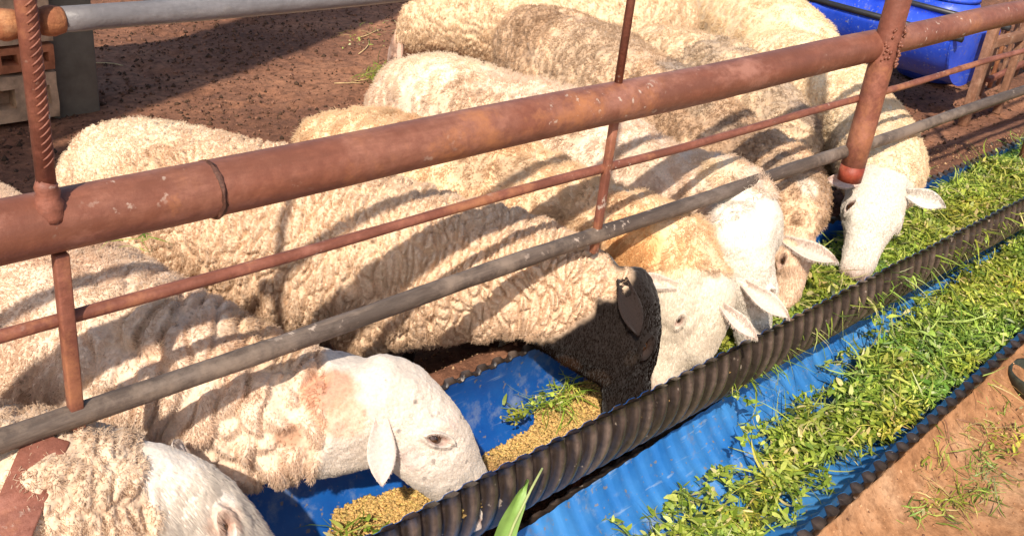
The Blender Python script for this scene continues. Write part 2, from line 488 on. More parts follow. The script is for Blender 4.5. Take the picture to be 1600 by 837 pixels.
# ------------------------------------------------------------------ fence
YF = 1.3
fence = empty("metal_fence", (2.0, YF, 0.0), "rusty red pipe fence rail with thinner bars that the sheep reach under", "fence")
def rail(name, z, r, mat, x0=-1.0, x1=7.6, n=18, jag=0.0, y=YF, thin_after=None):
    mb = MB(); pts = []; rad = []
    for x in np.arange(x0, x1 + 0.01, 0.06):
        w = 0.0025 * math.sin(x * 2.1 + z * 7) + 0.0015 * math.sin(x * 5.7)
        pts.append((x, y + w * 0.5, z + w))
        rr = r + jag * (random.random() - 0.5)
        if thin_after and x > thin_after[0]: rr = thin_after[1] + jag * (random.random() - 0.5)
        rad.append(rr)
    mb.tube(pts, rad, n)
    return mb.build(name, mat, fence)
ZT, ZM, ZL, ZU = 0.956, 0.803, 0.643, 1.234
rail("top_rail", ZT, 0.044, M_RAIL, x0=-1, x1=2.78, n=28, jag=0.0006)
rail("top_rail", ZT + 0.004, 0.040, M_RAIL, x0=2.78, x1=7.6, n=24, jag=0.0006)
rail("middle_rail", ZM, 0.0105, M_POST, n=10, jag=0.0012)
rail("lower_rail", ZL, 0.0185, M_GREY, n=14, jag=0.0016, y=YF - 0.01)
rail("upper_rail", ZU, 0.0165, M_GALV, x0=0.47, x1=7.6, n=16)
rail("upper_rail", ZU - 0.004, 0.0165, M_GALV, x0=-1.0, x1=0.43, n=16)
M_SEAM = mat_rust("dark_weld_seam", [(.05, .02, .014), (.10, .04, .025), (.20, .085, .055), (.36, .15, .08)], 30, 0.6)
# weld collars on the big pipe
def collar(x, z, r, w, mat=M_RAIL, jag=0.004):
    mb = MB(); pts = []; rad = []
    for k in range(7):
        u = k / 6; pts.append((x + (u - .5) * w, YF, z)); rad.append(r + 0.004 * math.sin(u * math.pi) + random.uniform(-1, 1) * 0.0006)
    mb.tube(pts, rad, 24); me = mb.mesh("weld_seam")
    for v in me.vertices: v.co += Vector((random.uniform(-1, 1) * jag, 0, 0))
    link_mesh("weld_seam", me, mat, fence)
collar(0.682, ZT, 0.0428, 0.010, M_SEAM, 0.003); collar(5.05, ZT, 0.041, 0.02)
# rebar post above the top rail at the left, with ribs, and angle post below it
def rebar(x, z0, z1, r, lean=0.0):
    mb = MB(); mb.tube([(x, YF - 0.02, z0), (x + lean, YF - 0.02, z1)], r, 12)
    o = mb.build("rebar_post", M_POST, fence)
    mb = MB(); z = z0 + 0.07
    while z < z1 - 0.03:
        t = (z - z0) / (z1 - z0); cx = x + lean * t
        pts = [(cx + math.cos(a) * r * 1.0, YF - 0.02 + math.sin(a) * r * 1.0, z + 0.009 * (a + 1.57)) for a in np.linspace(-math.pi * .62, math.pi * 0.1, 7)]
        mb.tube(pts, 0.0014, 5); z += 0.0105
    mb.build("rebar_rib", M_POST, fence)
rebar(0.437, ZT + 0.03, 1.62, 0.0128, 0.0)
for (x, z, mat, r) in ((0.437, ZT + 0.048, M_POST, 0.0165), (0.418, ZU, M_ORANGE, 0.0185), (0.472, ZU, M_ORANGE, 0.0182)):
    mb = MB(); pts = []; rad = []
    for k in range(8):
        u = k / 7
        if r == 0.0165: pts.append((x + 0.002 * math.sin(k * 3), YF - 0.02, z - 0.03 + 0.055 * u)); rad.append(r * (1.25 - 0.5 * u) + 0.002 * random.random())
        else: pts.append((x + 0.028 * (u - .5), YF - 0.002, z)); rad.append(r * (0.86 + 0.18 * math.sin(u * 3.1)) + 0.001 * random.random())
    mb.tube(pts, rad, 14); mb.build("weld_blob", mat, fence)
def flat_post(x, z0, z1, w, d, mat, lean=0.0, y=YF):
    mb = MB(); L = z1 - z0
    M = Matrix.Rotation(math.atan2(lean, L), 3, 'Y')
    mb.box((x + lean / 2, y, (z0 + z1) / 2), (w, d, L), M, 0.003)
    return mb.build("post", mat, fence)
flat_post(0.443, 0.62, ZT - 0.04, 0.021, 0.018, M_POST, 0.004, YF - 0.012)
flat_post(1.617, 0.60, ZT - 0.03, 0.018, 0.016, M_POST, 0.0, YF - 0.008)
mb = MB(); mb.tube([(1.620, YF, ZT + 0.03), (1.618, YF, 1.7)], 0.009, 10); mb.build("post", M_POST, fence)
# stout round post at the right
mb = MB(); mb.tube([(2.738, YF - 0.035, 0.558), (2.738, YF - 0.035, 0.7), (2.738, YF - 0.034, 1.0), (2.742, YF - 0.034, 1.7)], [0.036, 0.036, 0.035, 0.034], 20)
bigpost = mb.build("main_post", M_POST, fence)
mb = MB(); mb.tube([(2.738, YF - 0.035, 0.556), (2.738, YF - 0.035, 0.605)], 0.0363, 20); mb.build("primer_band", M_REDTIP, bigpost)
mb = MB()
for k in range(44):
    a = random.uniform(math.pi * 1.05, math.pi * 1.95); zz = ZT + random.uniform(-0.05, 0.06)
    c = (2.742 + 0.036 * math.cos(a), YF - 0.035 + 0.038 * math.sin(a), zz); mb.tube([c, (c[0], c[1] - 0.004, c[2] + 0.008)], 0.0035, 6)
mb.build("weld_bead", M_RAIL, bigpost)
for xx in (-0.75, 4.35, 5.9, 7.4):
    mb = MB(); mb.tube([(xx, YF, 0.0), (xx, YF, 1.5)], 0.018, 12); mb.build("post", M_POST, fence)
# tilted steel brace in the left corner
brace = MB()
pa, pb = Vector((0.40, 1.285, 0.625)), Vector((0.12, 1.03, 0.425))
dirv = (pb - pa).normalized(); side = Vector((1, 0, 0.05)); side = (side - dirv * side.dot(dirv)).normalized(); nn = dirv.cross(side)
M3 = Matrix((side, nn, dirv)).transposed()
brace.box((pa + pb) / 2, (0.062, 0.012, (pb - pa).length), M3, 0.003)
brace.build("brace", M_POST, fence)

# ------------------------------------------------------------------ sheep
def catmull(P, n):
    P = np.asarray(P, float); m = len(P)
    Q = np.concatenate([[2 * P[0] - P[1]], P, [2 * P[-1] - P[-2]]])
    seg = np.linalg.norm(np.diff(P[:, :3], axis=0), axis=1); L = np.concatenate([[0], np.cumsum(seg)])
    out = []
    for s in np.linspace(0, L[-1], n):
        k = min(np.searchsorted(L, s, side='right') - 1, m - 2); t = (s - L[k]) / seg[k]
        a, b, c, d = Q[k], Q[k + 1], Q[k + 2], Q[k + 3]
        out.append(0.5 * ((2 * b) + (-a + c) * t + (2 * a - 5 * b + 4 * c - d) * t * t + (-a + 3 * b - 3 * c + d) * t ** 3))
    return np.array(out)

def loft_rings(rings, n=24):
    """rings: (centre, right, up, half width, half height up, half height down, exponent)"""
    V = []
    for c, r, u, w, hu, hd, ex in rings:
        for k in range(n):
            a = 2 * math.pi * k / n; ca, sa = math.cos(a), math.sin(a)
            x = math.copysign(abs(ca) ** (2 / ex), ca); y = math.copysign(abs(sa) ** (2 / ex), sa)
            V.append(np.asarray(c) + np.asarray(r) * x * w + np.asarray(u) * y * (hu if y > 0 else hd))
    F = []
    m = len(rings)
    for i in range(m - 1):
        for k in range(n):
            F.append((i * n + k, i * n + (k + 1) % n, (i + 1) * n + (k + 1) % n, (i + 1) * n + k))
    F.append(tuple(range(n - 1, -1, -1))); F.append(tuple(range((m - 1) * n, m * n)))
    return V, F

def unit(v): v = np.asarray(v, float); return v / (np.linalg.norm(v) + 1e-12)

def spine_loft(ctrl, n=46, caps=(1, 1), nr=26, upv=(0, 0, 1)):
    """ctrl rows: x y z w hup hdown"""
    S = catmull(ctrl, n); T = np.gradient(S[:, :3], axis=0)
    T /= np.linalg.norm(T, axis=1)[:, None]
    rings = []; fr = []
    for i in range(n):
        t = T[i]; u = np.array(upv, float); u = unit(u - t * u.dot(t)); r = np.cross(t, u); fr.append((r, u, t))
    def ring(i, off, sc):
        r, u, t = fr[i]; w, hu, hd = S[i, 3:6] * sc
        return (S[i, :3] + t * off, r, u, w, hu, hd, 2.15)
    if caps[0]:
        R = S[0, 3:6].mean() * 0.75
        for a in np.linspace(1.45, 0.25, 6): rings.append(ring(0, -R * math.sin(a), math.cos(a)))
    for i in range(n): rings.append(ring(i, 0, 1))
    if caps[1]:
        R = S[-1, 3:6].mean() * 0.75
        for a in np.linspace(0.25, 1.45, 6): rings.append(ring(n - 1, R * math.sin(a), math.cos(a)))
    V, F = loft_rings(rings, nr)
    return V, F, S, np.array([f for f in fr])

HEAD = [(-0.33, -0.20, 0.07, 0.16, 2.0), (-0.28, -0.13, 0.13, 0.30, 2.0),  # x  zc(top)  half width  depth of the lower jaw below the top line, squareness (unit = head length 1)
    (-0.20, -0.07, 0.17, 0.42, 2.0), (-0.08, -0.015, 0.205, 0.47, 2.0), (0.04, 0.020, 0.228, 0.50, 2.05), (0.16, 0.026, 0.245, 0.50, 2.15), (0.28, 0.026, 0.250, 0.49, 2.25),
    (0.38, 0.022, 0.236, 0.465, 2.35), (0.48, 0.014, 0.200, 0.43, 2.4), (0.60, 0.004, 0.165, 0.375, 2.4), (0.72, -0.010, 0.148, 0.325, 2.35),
    (0.82, -0.030, 0.142, 0.295, 2.3), (0.90, -0.055, 0.140, 0.262, 2.2), (0.96, -0.090, 0.124, 0.215, 2.1), (1.0, -0.130, 0.085, 0.145, 2.0)]

def ear_mesh(base, direc, facing, L, W, curl=0.25, droop=0.0, n=13, m=9, th=0.0045):
    d = unit(direc); fN = np.asarray(facing, float); fN = unit(fN - d * fN.dot(d)); s = np.cross(d, fN)
    V = []
    for sgn in (1, -1):
        for i in range(n):
            t = i / (n - 1)
            w = W * 0.5 * (0.34 + 0.66 * math.sin(math.pi * min(1, t * 1.15) * 0.5) ) * max(0.02, (1 - max(0, (t - 0.4) / 0.6) ** 1.7)) ** 0.8
            for j in range(m):
                q = (j / (m - 1)) * 2 - 1
                cup = (1 - t * 0.55) * curl * W * (q * q - 0.4)
                c = np.asarray(base) + d * (L * t) + s * (w * q) + fN * cup + np.array([0, 0, -1.0]) * droop * L * t * t
                tt = th * (1 - 0.75 * abs(q) ** 3) * (1.5 - t)
                V.append(c + fN * sgn * tt)
    F = []
    def idx(l, i, j): return l * n * m + i * m + j
    for i in range(n - 1):
        for j in range(m - 1):
            F.append((idx(0, i, j), idx(0, i, j + 1), idx(0, i + 1, j + 1), idx(0, i + 1, j)))
            F.append((idx(1, i, j), idx(1, i + 1, j), idx(1, i + 1, j + 1), idx(1, i, j + 1)))
        for j in (0, m - 1):
            q = (idx(0, i, j), idx(0, i + 1, j), idx(1, i + 1, j), idx(1, i, j))
            F.append(q if j == 0 else q[::-1])
    for j in range(m - 1):
        F.append((idx(0, 0, j), idx(1, 0, j), idx(1, 0, j + 1), idx(0, 0, j + 1)))
        F.append((idx(0, n - 1, j), idx(0, n - 1, j + 1), idx(1, n - 1, j + 1), idx(1, n - 1, j)))
    return V, F

def smooth_np(co, E, it, lam=0.5, wt=None):
    n = len(co); deg = np.bincount(E.ravel(), minlength=n).astype(float); deg[deg == 0] = 1
    for _ in range(it):
        acc = np.zeros_like(co)
        for a in range(3):
            acc[:, a] = np.bincount(E[:, 0], co[E[:, 1], a], n) + np.bincount(E[:, 1], co[E[:, 0], a], n)
        d = acc / deg[:, None] - co
        co = co + d * (lam if wt is None else (lam * wt)[:, None])
    return co

def me_arrays(me):
    co = np.empty(len(me.vertices) * 3, np.float32); me.vertices.foreach_get("co", co)
    E = np.empty(len(me.edges) * 2, np.int32); me.edges.foreach_get("vertices", E)
    return co.reshape(-1, 3).astype(float), E.reshape(-1, 2)

def me_normals(me):
    a = np.empty(len(me.vertices) * 3, np.float32); me.vertex_normals.foreach_get("vector", a)
    return a.reshape(-1, 3).astype(float)

def sheep(cfg):
    L = cfg.get('len', 0.26)
    poll = np.array(cfg['poll'], float); nose = np.array(cfg['nose'], float)
    hx = unit(nose - poll); hz = np.array(cfg['dorsal'], float); hz = unit(hz - hx * hz.dot(hx)); hy = np.cross(hz, hx)   # hy = left
    L = np.linalg.norm(nose - poll) if cfg.get('fit', True) else L
    ws = cfg.get('headw', 1.0)
    mb = MB()
    V, F, S, FR = spine_loft(cfg['spine']); mb.add(V, F)
    # bridge from the nape into the head
    sp = np.array(cfg['spine'], float)
    nape = sp[-1]
    hc = poll - hz * L * 0.22 + hx * L * 0.04
    br = [list(sp[-2]), list(nape), [*(nape[:3] * 0.45 + hc * 0.55), nape[3] * 0.9, nape[4] * 0.85, nape[5] * 0.9], [*(hc + hx * L * 0.12), L * 0.22 * ws, L * 0.22, L * 0.22]]
    V, F, _, _ = spine_loft(br, 14, (0, 1)); mb.add(V, F)
    rings = []
    for (x, zt, w, dep, ex) in HEAD:
        zt *= L; dep *= L * cfg.get('headd', 1.0)
        rings.append((poll + hx * (x * L) + hz * (zt - dep * 0.45), hy, hz, w * L * ws, dep * 0.45, dep * 0.55, ex))
    V, F = loft_rings(rings, 28); mb.add(V, F)
    for ex in cfg.get('extra', []):
        V, F, _, _ = spine_loft(ex, 14, (1, 1), 18); mb.add(V, F)
    # legs
    m = len(S); g = cfg.get('ground', 0.03)
    for frac, hind in ((0.14, True), (cfg.get('fleg', 0.60), False)):
        i = int(frac * (m - 1)); c = S[i, :3]; t = unit([FR[i][2][0], FR[i][2][1], 0]); r = np.array([t[1], -t[0], 0.])
        for sd_ in (-1, 1):
            o = c + r * sd_ * S[i, 3] * 0.52; gx = o + t * random.uniform(-0.04, 0.05)
            gz = g
            if hind: pts = [(*(o[:2]), c[2] - .05), (*(gx[:2] + t[:2] * .06), c[2] - .22), (*(gx[:2] - t[:2] * .05), gz + .16), (*(gx[:2] - t[:2] * .03), gz + .05), (*(gx[:2]), gz)]
            else: pts = [(*(o[:2]), c[2] - .05), (*(gx[:2]), c[2] - .24), (*(gx[:2] + t[:2] * .012), gz + .14), (*(gx[:2]), gz + .05), (*(gx[:2] + t[:2] * .015), gz)]
            rad = [.085, .05, .024, .022, .028] if not hind else [.10, .062, .026, .022, .028]
            ctrl = [[*p, q, q, q] for p, q in zip(pts, rad)]
            V, F, _, _ = spine_loft(ctrl, 18, (0, 1), 12, upv=tuple(t)); mb.add(V, F)
    if cfg.get('tail', True):
        c = S[0, :3]; t = FR[0][2]; b = c - t * S[0, 3] * .62 + np.array([0, 0, S[0, 4] * .45])
        ctrl = [[*(b), .045, .045, .045], [*(b - t * .05 + np.array([0, 0, -.06])), .04, .04, .04], [*(b - t * .05 + np.array([0, 0, -.17])), .03, .03, .03]]
        V, F, _, _ = spine_loft(ctrl, 10, (1, 1), 12, upv=(t[0], t[1], 0.01)); mb.add(V, F)
    me0 = mb.mesh("tmp")
    ob = bpy.data.objects.new("tmp", me0); COL.objects.link(ob)
    md = ob.modifiers.new("r", 'REMESH'); md.mode = 'VOXEL'; md.voxel_size = cfg.get('voxel', 0.008)
    dg = bpy.context.evaluated_depsgraph_get()
    me = bpy.data.meshes.new_from_object(ob.evaluated_get(dg))
    bpy.data.objects.remove(ob); bpy.data.meshes.remove(me0)
    def headmask(co):
        d = co - poll; x = d @ hx / L; z = d @ hz / L; y = d @ hy / L
        return x, y, z
    co, E = me_arrays(me)
    x, y, z = headmask(co)
    hm = sstep(-0.05, 0.25, x) * (np.abs(y) < 0.6) * (z < 0.4) * (z > -0.9)
    co = smooth_np(co, E, cfg.get('smooth', 16), 0.5, 1 - 0.72 * hm)
    me.vertices.foreach_set("co", co.astype(np.float32).ravel()); me.update()
    # refine: head and near parts
    hc_, bc_ = cfg.get('cuts', (1, 0))
    bm = bmesh.new(); bm.from_mesh(me); bm.verts.ensure_lookup_table()
    def cut(mask, cuts):
        ed = [e for e in bm.edges if mask[e.verts[0].index] and mask[e.verts[1].index]]
        if ed: bmesh.ops.subdivide_edges(bm, edges=ed, cuts=cuts, use_grid_fill=True)
    ishead = (x > -0.12) & (np.abs(y) < 0.5) & (z < 0.3) & (z > -0.75) & (x < 1.2)
    if bc_:
        rg = cfg.get('refine', lambda c: c[:, 2] > 0.2)(co)
        cut((rg | ishead), bc_); bm.verts.index_update(); bm.verts.ensure_lookup_table()
        hc_ -= 1
        co = np.array([v.co for v in bm.verts])
        x, y, z = headmask(co); ishead = (x > -0.12) & (np.abs(y) < 0.5) & (z < 0.3) & (z > -0.75) & (x < 1.2)
    if hc_ > 0: cut(ishead, hc_)
    bm.to_mesh(me); bm.free()
    co, E = me_arrays(me)
    co = smooth_np(co, E, 3, 0.5)
    # spine coordinates
    Sd = S; idx = np.zeros(len(co), int); best = np.full(len(co), 1e9)
    for i in range(len(Sd)):
        d = ((co - Sd[i, :3]) ** 2).sum(1); mm = d < best; best[mm] = d[mm]; idx[mm] = i
    arc = np.concatenate([[0], np.cumsum(np.linalg.norm(np.diff(Sd[:, :3], axis=0), axis=1))])
    rel = co - Sd[idx, :3]; fr = FR[idx]
    q_r = (rel * fr[:, 0]).sum(1); q_u = (rel * fr[:, 1]).sum(1); q_t = arc[idx] + (rel * fr[:, 2]).sum(1)
    s01 = q_t / arc[-1]
    x, y, z = headmask(co)
    inh = (np.abs(y) < 0.5) & (z < 0.35) & (z > -1.05) & (x < 1.3)
    edge = 0.05 * fbm(co * 40, 71, 3)
    fx = cfg.get('face_x', -0.02)
    pl_ = cfg.get('plane')
    face = np.where(inh, sstep(fx - 0.05, fx + 0.05, x + edge - cfg.get('cheek', 0.25) * np.clip(-z - 0.1, 0, 1)), 0)
    if pl_ is not None:
        pd = (co - np.array(pl_[0])) @ unit(pl_[1]) + 0.018 * fbm(co * 24, 73, 3)
        face = sstep(-0.006, 0.010, pd) * (s01 > 0.55)
        if cfg.get('poll_face'): face = np.maximum(face, np.where(inh & (z > -0.62), sstep(-0.12, -0.06, x + 0.8 * edge), 0))
        inh = inh | (face > 0)
    leg = 1 - sstep(0.20, 0.30, co[:, 2] + 0.02 * fbm(co * 30, 3, 2)); leg = np.where(inh & (x > -.3), 0, leg)
    wool = (1 - face) * (1 - leg)
    me.vertices.foreach_set("co", co.astype(np.float32).ravel()); me.update()
    nrm = me_normals(me)
    st = cfg['style']
    # fleece relief: lumps, locks and folds across the body axis
    Q = np.stack([q_t, q_r, q_u], 1)
    wob = np.stack([fbm(Q * 9 + 5, 41, 2), fbm(Q * 9 + 50, 43, 2), fbm(Q * 9 + 90, 47, 2)], 1)
    lump = fbm(co * 6.5 + cfg['seed'], 51, 3) * st['lump'] + 0.018 * fbm(co * 3.2 + cfg['seed'] * 3, 53, 2)
    sc = np.array(st['cell'])                                  # cell size along, across
    W = (Q + wob * st.get('wob', 0.02)) / np.array([sc[0], sc[1], sc[1]])
    f1, f2, v1 = worley(W, cfg['seed'], 0.95)
    crack = sstep(0.0, st.get('edge', 0.30), f2 - f1)
    reg = st['where'](s01, q_u, co) if 'where' in st else 1.0
    groove = (crack - 1) * st['depth'] * reg * (0.65 + 0.7 * (fbm(co * 8, 5, 2) + .3).clip(0, 1))
    W2 = (Q + wob * 0.01) / st.get('cell2', 0.011)
    g1, g2, _ = worley(W2, cfg['seed'] + 5, 0.95)
    fine = (sstep(0, 0.5, g2 - g1) - 0.6) * st.get('depth2', 0.0022)
    pf = st.get('fold', 0.0) * np.sin(q_t / st.get('fold_len', 0.05) * 6.283 + 3 * fbm(Q * 6, 61, 2) + 1.5 * fbm(Q * 14, 62, 2))
    disp = wool * (lump + groove + fine + pf * (reg if 'where' in st else 1.0) + cfg.get('puff', 0.006))
    # head relief: brows, eye sockets, nostrils, mouth
    from mathutils.bvhtree import BVHTree
    dgm = bmesh.new(); dgm.from_mesh(me); bvh = BVHTree.FromBMesh(dgm); dgm.free()
    def on_body(px, py):
        d = sight(px, py); h = bvh.ray_cast(CAM_POS, d)
        if h[0] is None:
            t = (Vector(poll) - CAM_POS).dot(d); h = bvh.find_nearest(CAM_POS + d * t)
        return h[0], d
    hd = np.zeros(len(co)); colr = np.zeros((len(co), 3))
    ey = cfg.get('eye', (0.39, 0.235, -0.13)); eyes = []
    if 'eye_at' in cfg:
        hp, _ = on_body(*cfg['eye_at']); dd_ = np.array(hp) - poll
        ee = (dd_ @ hx / L, abs(dd_ @ hy) / L / ws, dd_ @ hz / L); print('eye', cfg['seed'], [round(v, 3) for v in ee])
        if ee[1] > 0.12 and 0.15 < ee[0] < 0.55 and -0.4 < ee[2] < 0.02: ey = ee
    lid = np.zeros(len(co)); P3 = np.stack([x, np.abs(y), z], 1)
    e3 = np.array(ey) * np.array([1, ws, 1])
    dx_, dz_ = P3[:, 0] - e3[0], P3[:, 2] - e3[2]
    ca_, sa_ = math.cos(cfg.get('eye_rot', 0.35)), math.sin(cfg.get('eye_rot', 0.35)); ex_, ez_ = dx_ * ca_ - dz_ * sa_, dx_ * sa_ + dz_ * ca_
    side = np.exp(-(np.clip(e3[1] - 0.07 - P3[:, 1], 0, 1) / 0.03) ** 2)
    al = np.sqrt((ex_ / 0.052) ** 2 + (ez_ / 0.021) ** 2) + 4 * (1 - side)
    hl = L / .26; es = cfg.get('eye_s', 1.0); al = al / es if es != 1 else al
    hd += 0.0065 * hl * np.exp(-((al - 1.75) / 0.42) ** 2) * (1 + 0.8 * (ez_ > 0)) - 0.010 * hl * (1 - sstep(0.75, 1.2, al))
    hd += 0.007 * hl * np.exp(-((ex_ / 0.10) ** 2 + ((ez_ - 0.085) / 0.035) ** 2)) * side                       # brow ridge
    hd -= 0.004 * hl * np.exp(-(((ex_ - 0.10) / 0.05) ** 2 + ((ez_ + 0.05) / 0.03) ** 2)) * side                # tear duct hollow
    hd -= 0.005 * hl * np.exp(-(((x - 0.62) / 0.13) ** 2 + ((z + 0.20) / 0.045) ** 2))                          # below the cheekbone
    lid = np.exp(-((al - 1.2) / 0.28) ** 2)
    de = al * 0.045
    dn = np.sqrt(((P3 - np.array([0.955, 0.055, -0.165])) ** 2 * np.array([1, 1.6, 1.0])).sum(1))
    hd -= 0.012 * L / .26 * np.exp(-(dn / 0.035) ** 2)
    nost = np.exp(-(dn / 0.035) ** 2)
    mz = -0.245 - (0.95 - x) * 0.12
    mouth = np.exp(-((z - mz) / 0.010) ** 2) * sstep(0.70, 0.78, x)
    hd -= 0.004 * mouth
    hd -= 0.004 * np.exp(-((np.abs(y) - 0.12) / 0.05) ** 2) * np.exp(-((x - 0.62) / 0.12) ** 2) * (z > -0.15)      # hollow of the nasal bridge
    hd += 0.0016 * fbm(co * 60, 81, 3) + 0.0012 * fbm(co * 160, 83, 2)
    hd += 0.006 * fbm(co * 18, 85, 2) + 0.0005 * np.sin(fbm(co * 9, 87, 2) * 16) * sstep(0.75, 0.1, x)
    disp = disp + face * hd
    disp += leg * 0.0
    co2 = co + nrm * disp[:, None]
    me.vertices.foreach_set("co", co2.astype(np.float32).ravel())
    # colours
    base = np.array(cfg['wool']); facec = np.array(cfg['facecol']); legc = np.array(cfg.get('legcol', cfg['facecol']))
    stain = np.array(cfg.get('stain', (.34, .22, .14)))
    n1 = fbm(co * 5 + cfg['seed'], 91, 4); n2 = fbm(co * 28, 93, 3); n3 = fbm(co * 90, 95, 2)
    wc = base[None, :] * (1 + 0.10 * n1 + 0.10 * n2 + 0.08 * n3)[:, None]
    sf = np.clip(sstep(0.0, 0.6, n1 + n2 * .5 + cfg.get('dirt', 0.0)) * cfg.get('dirt_amt', 0.5), 0, 1)
    belly = sstep(0.02, -0.16, q_u) * 0.35
    sf = np.clip(sf + belly, 0, 1)[:, None]
    wc = wc * (1 - sf) + stain[None, :] * (1 + 0.2 * n3[:, None]) * sf
    f_w, _, _ = worley(co * np.array([60, 60, 60]) + wob * 2, 19)
    dsp = ((1 - sstep(0.14, 0.30, f_w)) * sstep(0.05, 0.35, n1 + .35 * n2 + cfg.get('debris', 0.14)) * 0.8)[:, None]
    wc = wc * (1 - dsp) + np.array([.16, .09, .05]) * dsp
    fc = facec[None, :] * (1 + 0.05 * n2 + 0.05 * n3)[:, None]
    pink = np.array(cfg.get('pink', (.50, .30, .24)))
    k = np.clip(sstep(0.82, 1.0, x + .06 * n2) * 0.5 + lid * 0.75 + nost * 0.6 + mouth * 0.5, 0, 1)[:, None]
    fc = fc * (1 - k) + pink[None, :] * k
    dk = (nost * 0.5 + mouth * 0.4 + np.exp(-(de / 0.045) ** 2) * 0.8).clip(0, 1)[:, None]
    fc = fc * (1 - dk) + np.array([.05, .025, .02]) * dk
    # grey specks on the face
    f_s, _, _ = worley(co * 33, 9)
    sp_ = ((1 - sstep(0.10, 0.22, f_s)) * cfg.get('speck', 0.0) * (n1 > 0))[:, None]
    fc = fc * (1 - sp_) + np.array([.12, .09, .08]) * sp_
    lc = legc[None, :] * (1 + 0.1 * n2)[:, None]
    hoof = (1 - sstep(0.06, 0.09, co[:, 2]))[:, None] * leg[:, None]
    lc = lc * (1 - hoof) + np.array([.06, .045, .035]) * hoof
    col = wc * wool[:, None] + fc * face[:, None] + lc * (leg * (1 - face))[:, None]
    for (c, r, cc, a) in cfg.get('spots', []):
        if len(c) == 2: c = tuple(on_body(*c)[0])
        d = np.sqrt(((co - np.array(c)) ** 2).sum(1)) / r + 0.45 * n2 + 0.3 * n1
        w = ((1 - sstep(0.6, 1.1, d)) * a)[:, None]
        col = col * (1 - w) + np.array(cc) * (1 + .15 * n3[:, None]) * w
    col = np.clip(col, 0.003, 0.86)
    # ears joined to the body mesh
    Vh, Fh, Ch = co2, None, col
    ears = cfg.get('ears', [])
    extraV, extraF, extraC = [], [], []
    off = len(co2)
    for e in ears:
        bpos = poll + hx * L * e['at'][0] + hy * L * e['at'][1] * ws + hz * L * e['at'][2]
        if 'base' in e:
            hp, dv = on_body(*e['base']); bpos = np.array(hp) + np.array(dv) * 0.008
            dist = (hp - CAM_POS).length + e.get('dd', 0.0); tipw = CAM_POS + sight(*e['tip']) * dist
            e['dir'] = tuple(tipw - hp); e['L'] = (tipw - hp).length * 1.03; e.setdefault('face', tuple(-dv + Vector((0, 0, .3)))) 
        Ve, Fe = ear_mesh(bpos, e['dir'], e['face'], e.get('L', 0.115), e.get('W', 0.06), e.get('curl', 0.42), e.get('droop', 0.1))
        Ve = np.array(Ve); half = len(Ve) // 2
        ce = np.tile(np.array(e.get('col', cfg['facecol'])), (len(Ve), 1)); ins = np.array(e.get('inner', cfg.get('earin', (.58, .48, .41))))
        ce[:half] = ins
        extraV.append(Ve); extraC.append(ce); extraF += [tuple(i + off for i in f) for f in Fe]; off += len(Ve)
    bmh = bmesh.new(); bmh.from_mesh(me)
    if extraV:
        EV = np.concatenate(extraV); vs = [bmh.verts.new(v) for v in EV]; base_i = len(co2)
        for f in extraF:
            try: bmh.faces.new([vs[i - base_i] for i in f])
            except ValueError: pass
        col = np.concatenate([col, np.concatenate(extraC)])
    bmh.to_mesh(me); bmh.free()
    me.polygons.foreach_set("use_smooth", [True] * len(me.polygons))
    a = me.color_attributes.new("Col", 'FLOAT_COLOR', 'POINT')
    c4 = np.ones((len(me.vertices), 4), np.float32); c4[:, :3] = col[:len(me.vertices)]
    a.data.foreach_set("color", c4.ravel())
    me.materials.clear(); me.materials.append(M_SKIN); me.name = "sheep_body"; me.update()
    rp = Vector((float(S[:, 0].mean()), float(S[:, 1].mean()), g - .03))
    root = empty("sheep", rp, cfg['label'], "sheep", "sheep feeding at the trough" if cfg.get('grp', True) else None)
    if 'grp_name' in cfg: root['group'] = cfg['grp_name']
    body = bpy.data.objects.new("body", me); COL.objects.link(body); body.parent = root; body.matrix_parent_inverse = Matrix.Translation(-rp)
    # eyes
    for sgn in (1, -1):
        if cfg.get('eyes', 'both') == 'none': break
        c = poll + hx * L * e3[0] + hy * L * (e3[1] * 1.0 - 0.052) * sgn + hz * L * e3[2]
        bmx = bmesh.new(); bmesh.ops.create_uvsphere(bmx, u_segments=20, v_segments=12, radius=0.054 * L * cfg.get('eye_s', 1.0) ** .5)
        em = bpy.data.meshes.new("eye"); bmx.to_mesh(em); bmx.free(); em.polygons.foreach_set("use_smooth", [True] * len(em.polygons))
        eo = link_mesh("eye", em, M_EYE, root); eo.location = Vector(c) - Vector((0, 0, 0))
        bmx = bmesh.new(); bmesh.ops.create_uvsphere(bmx, u_segments=16, v_segments=8, radius=0.03 * L)
        for v in bmx.verts: v.co = Vector((v.co.x * 0.7, v.co.y * 0.35, v.co.z * 0.3))
        pm = bpy.data.meshes.new("pupil"); bmx.to_mesh(pm); bmx.free()
        po = bpy.data.objects.new("pupil", pm); pm.materials.append(M_PUPIL); COL.objects.link(po); po.parent = eo
        Mx = Matrix((Vector(hx), Vector(hy), Vector(hz))).transposed()
        po.rotation_euler = Mx.to_euler(); po.location = Vector(hy) * (0.0455 * L * sgn)
    # fleece fibres
    nE = len(me.vertices) - len(co2)
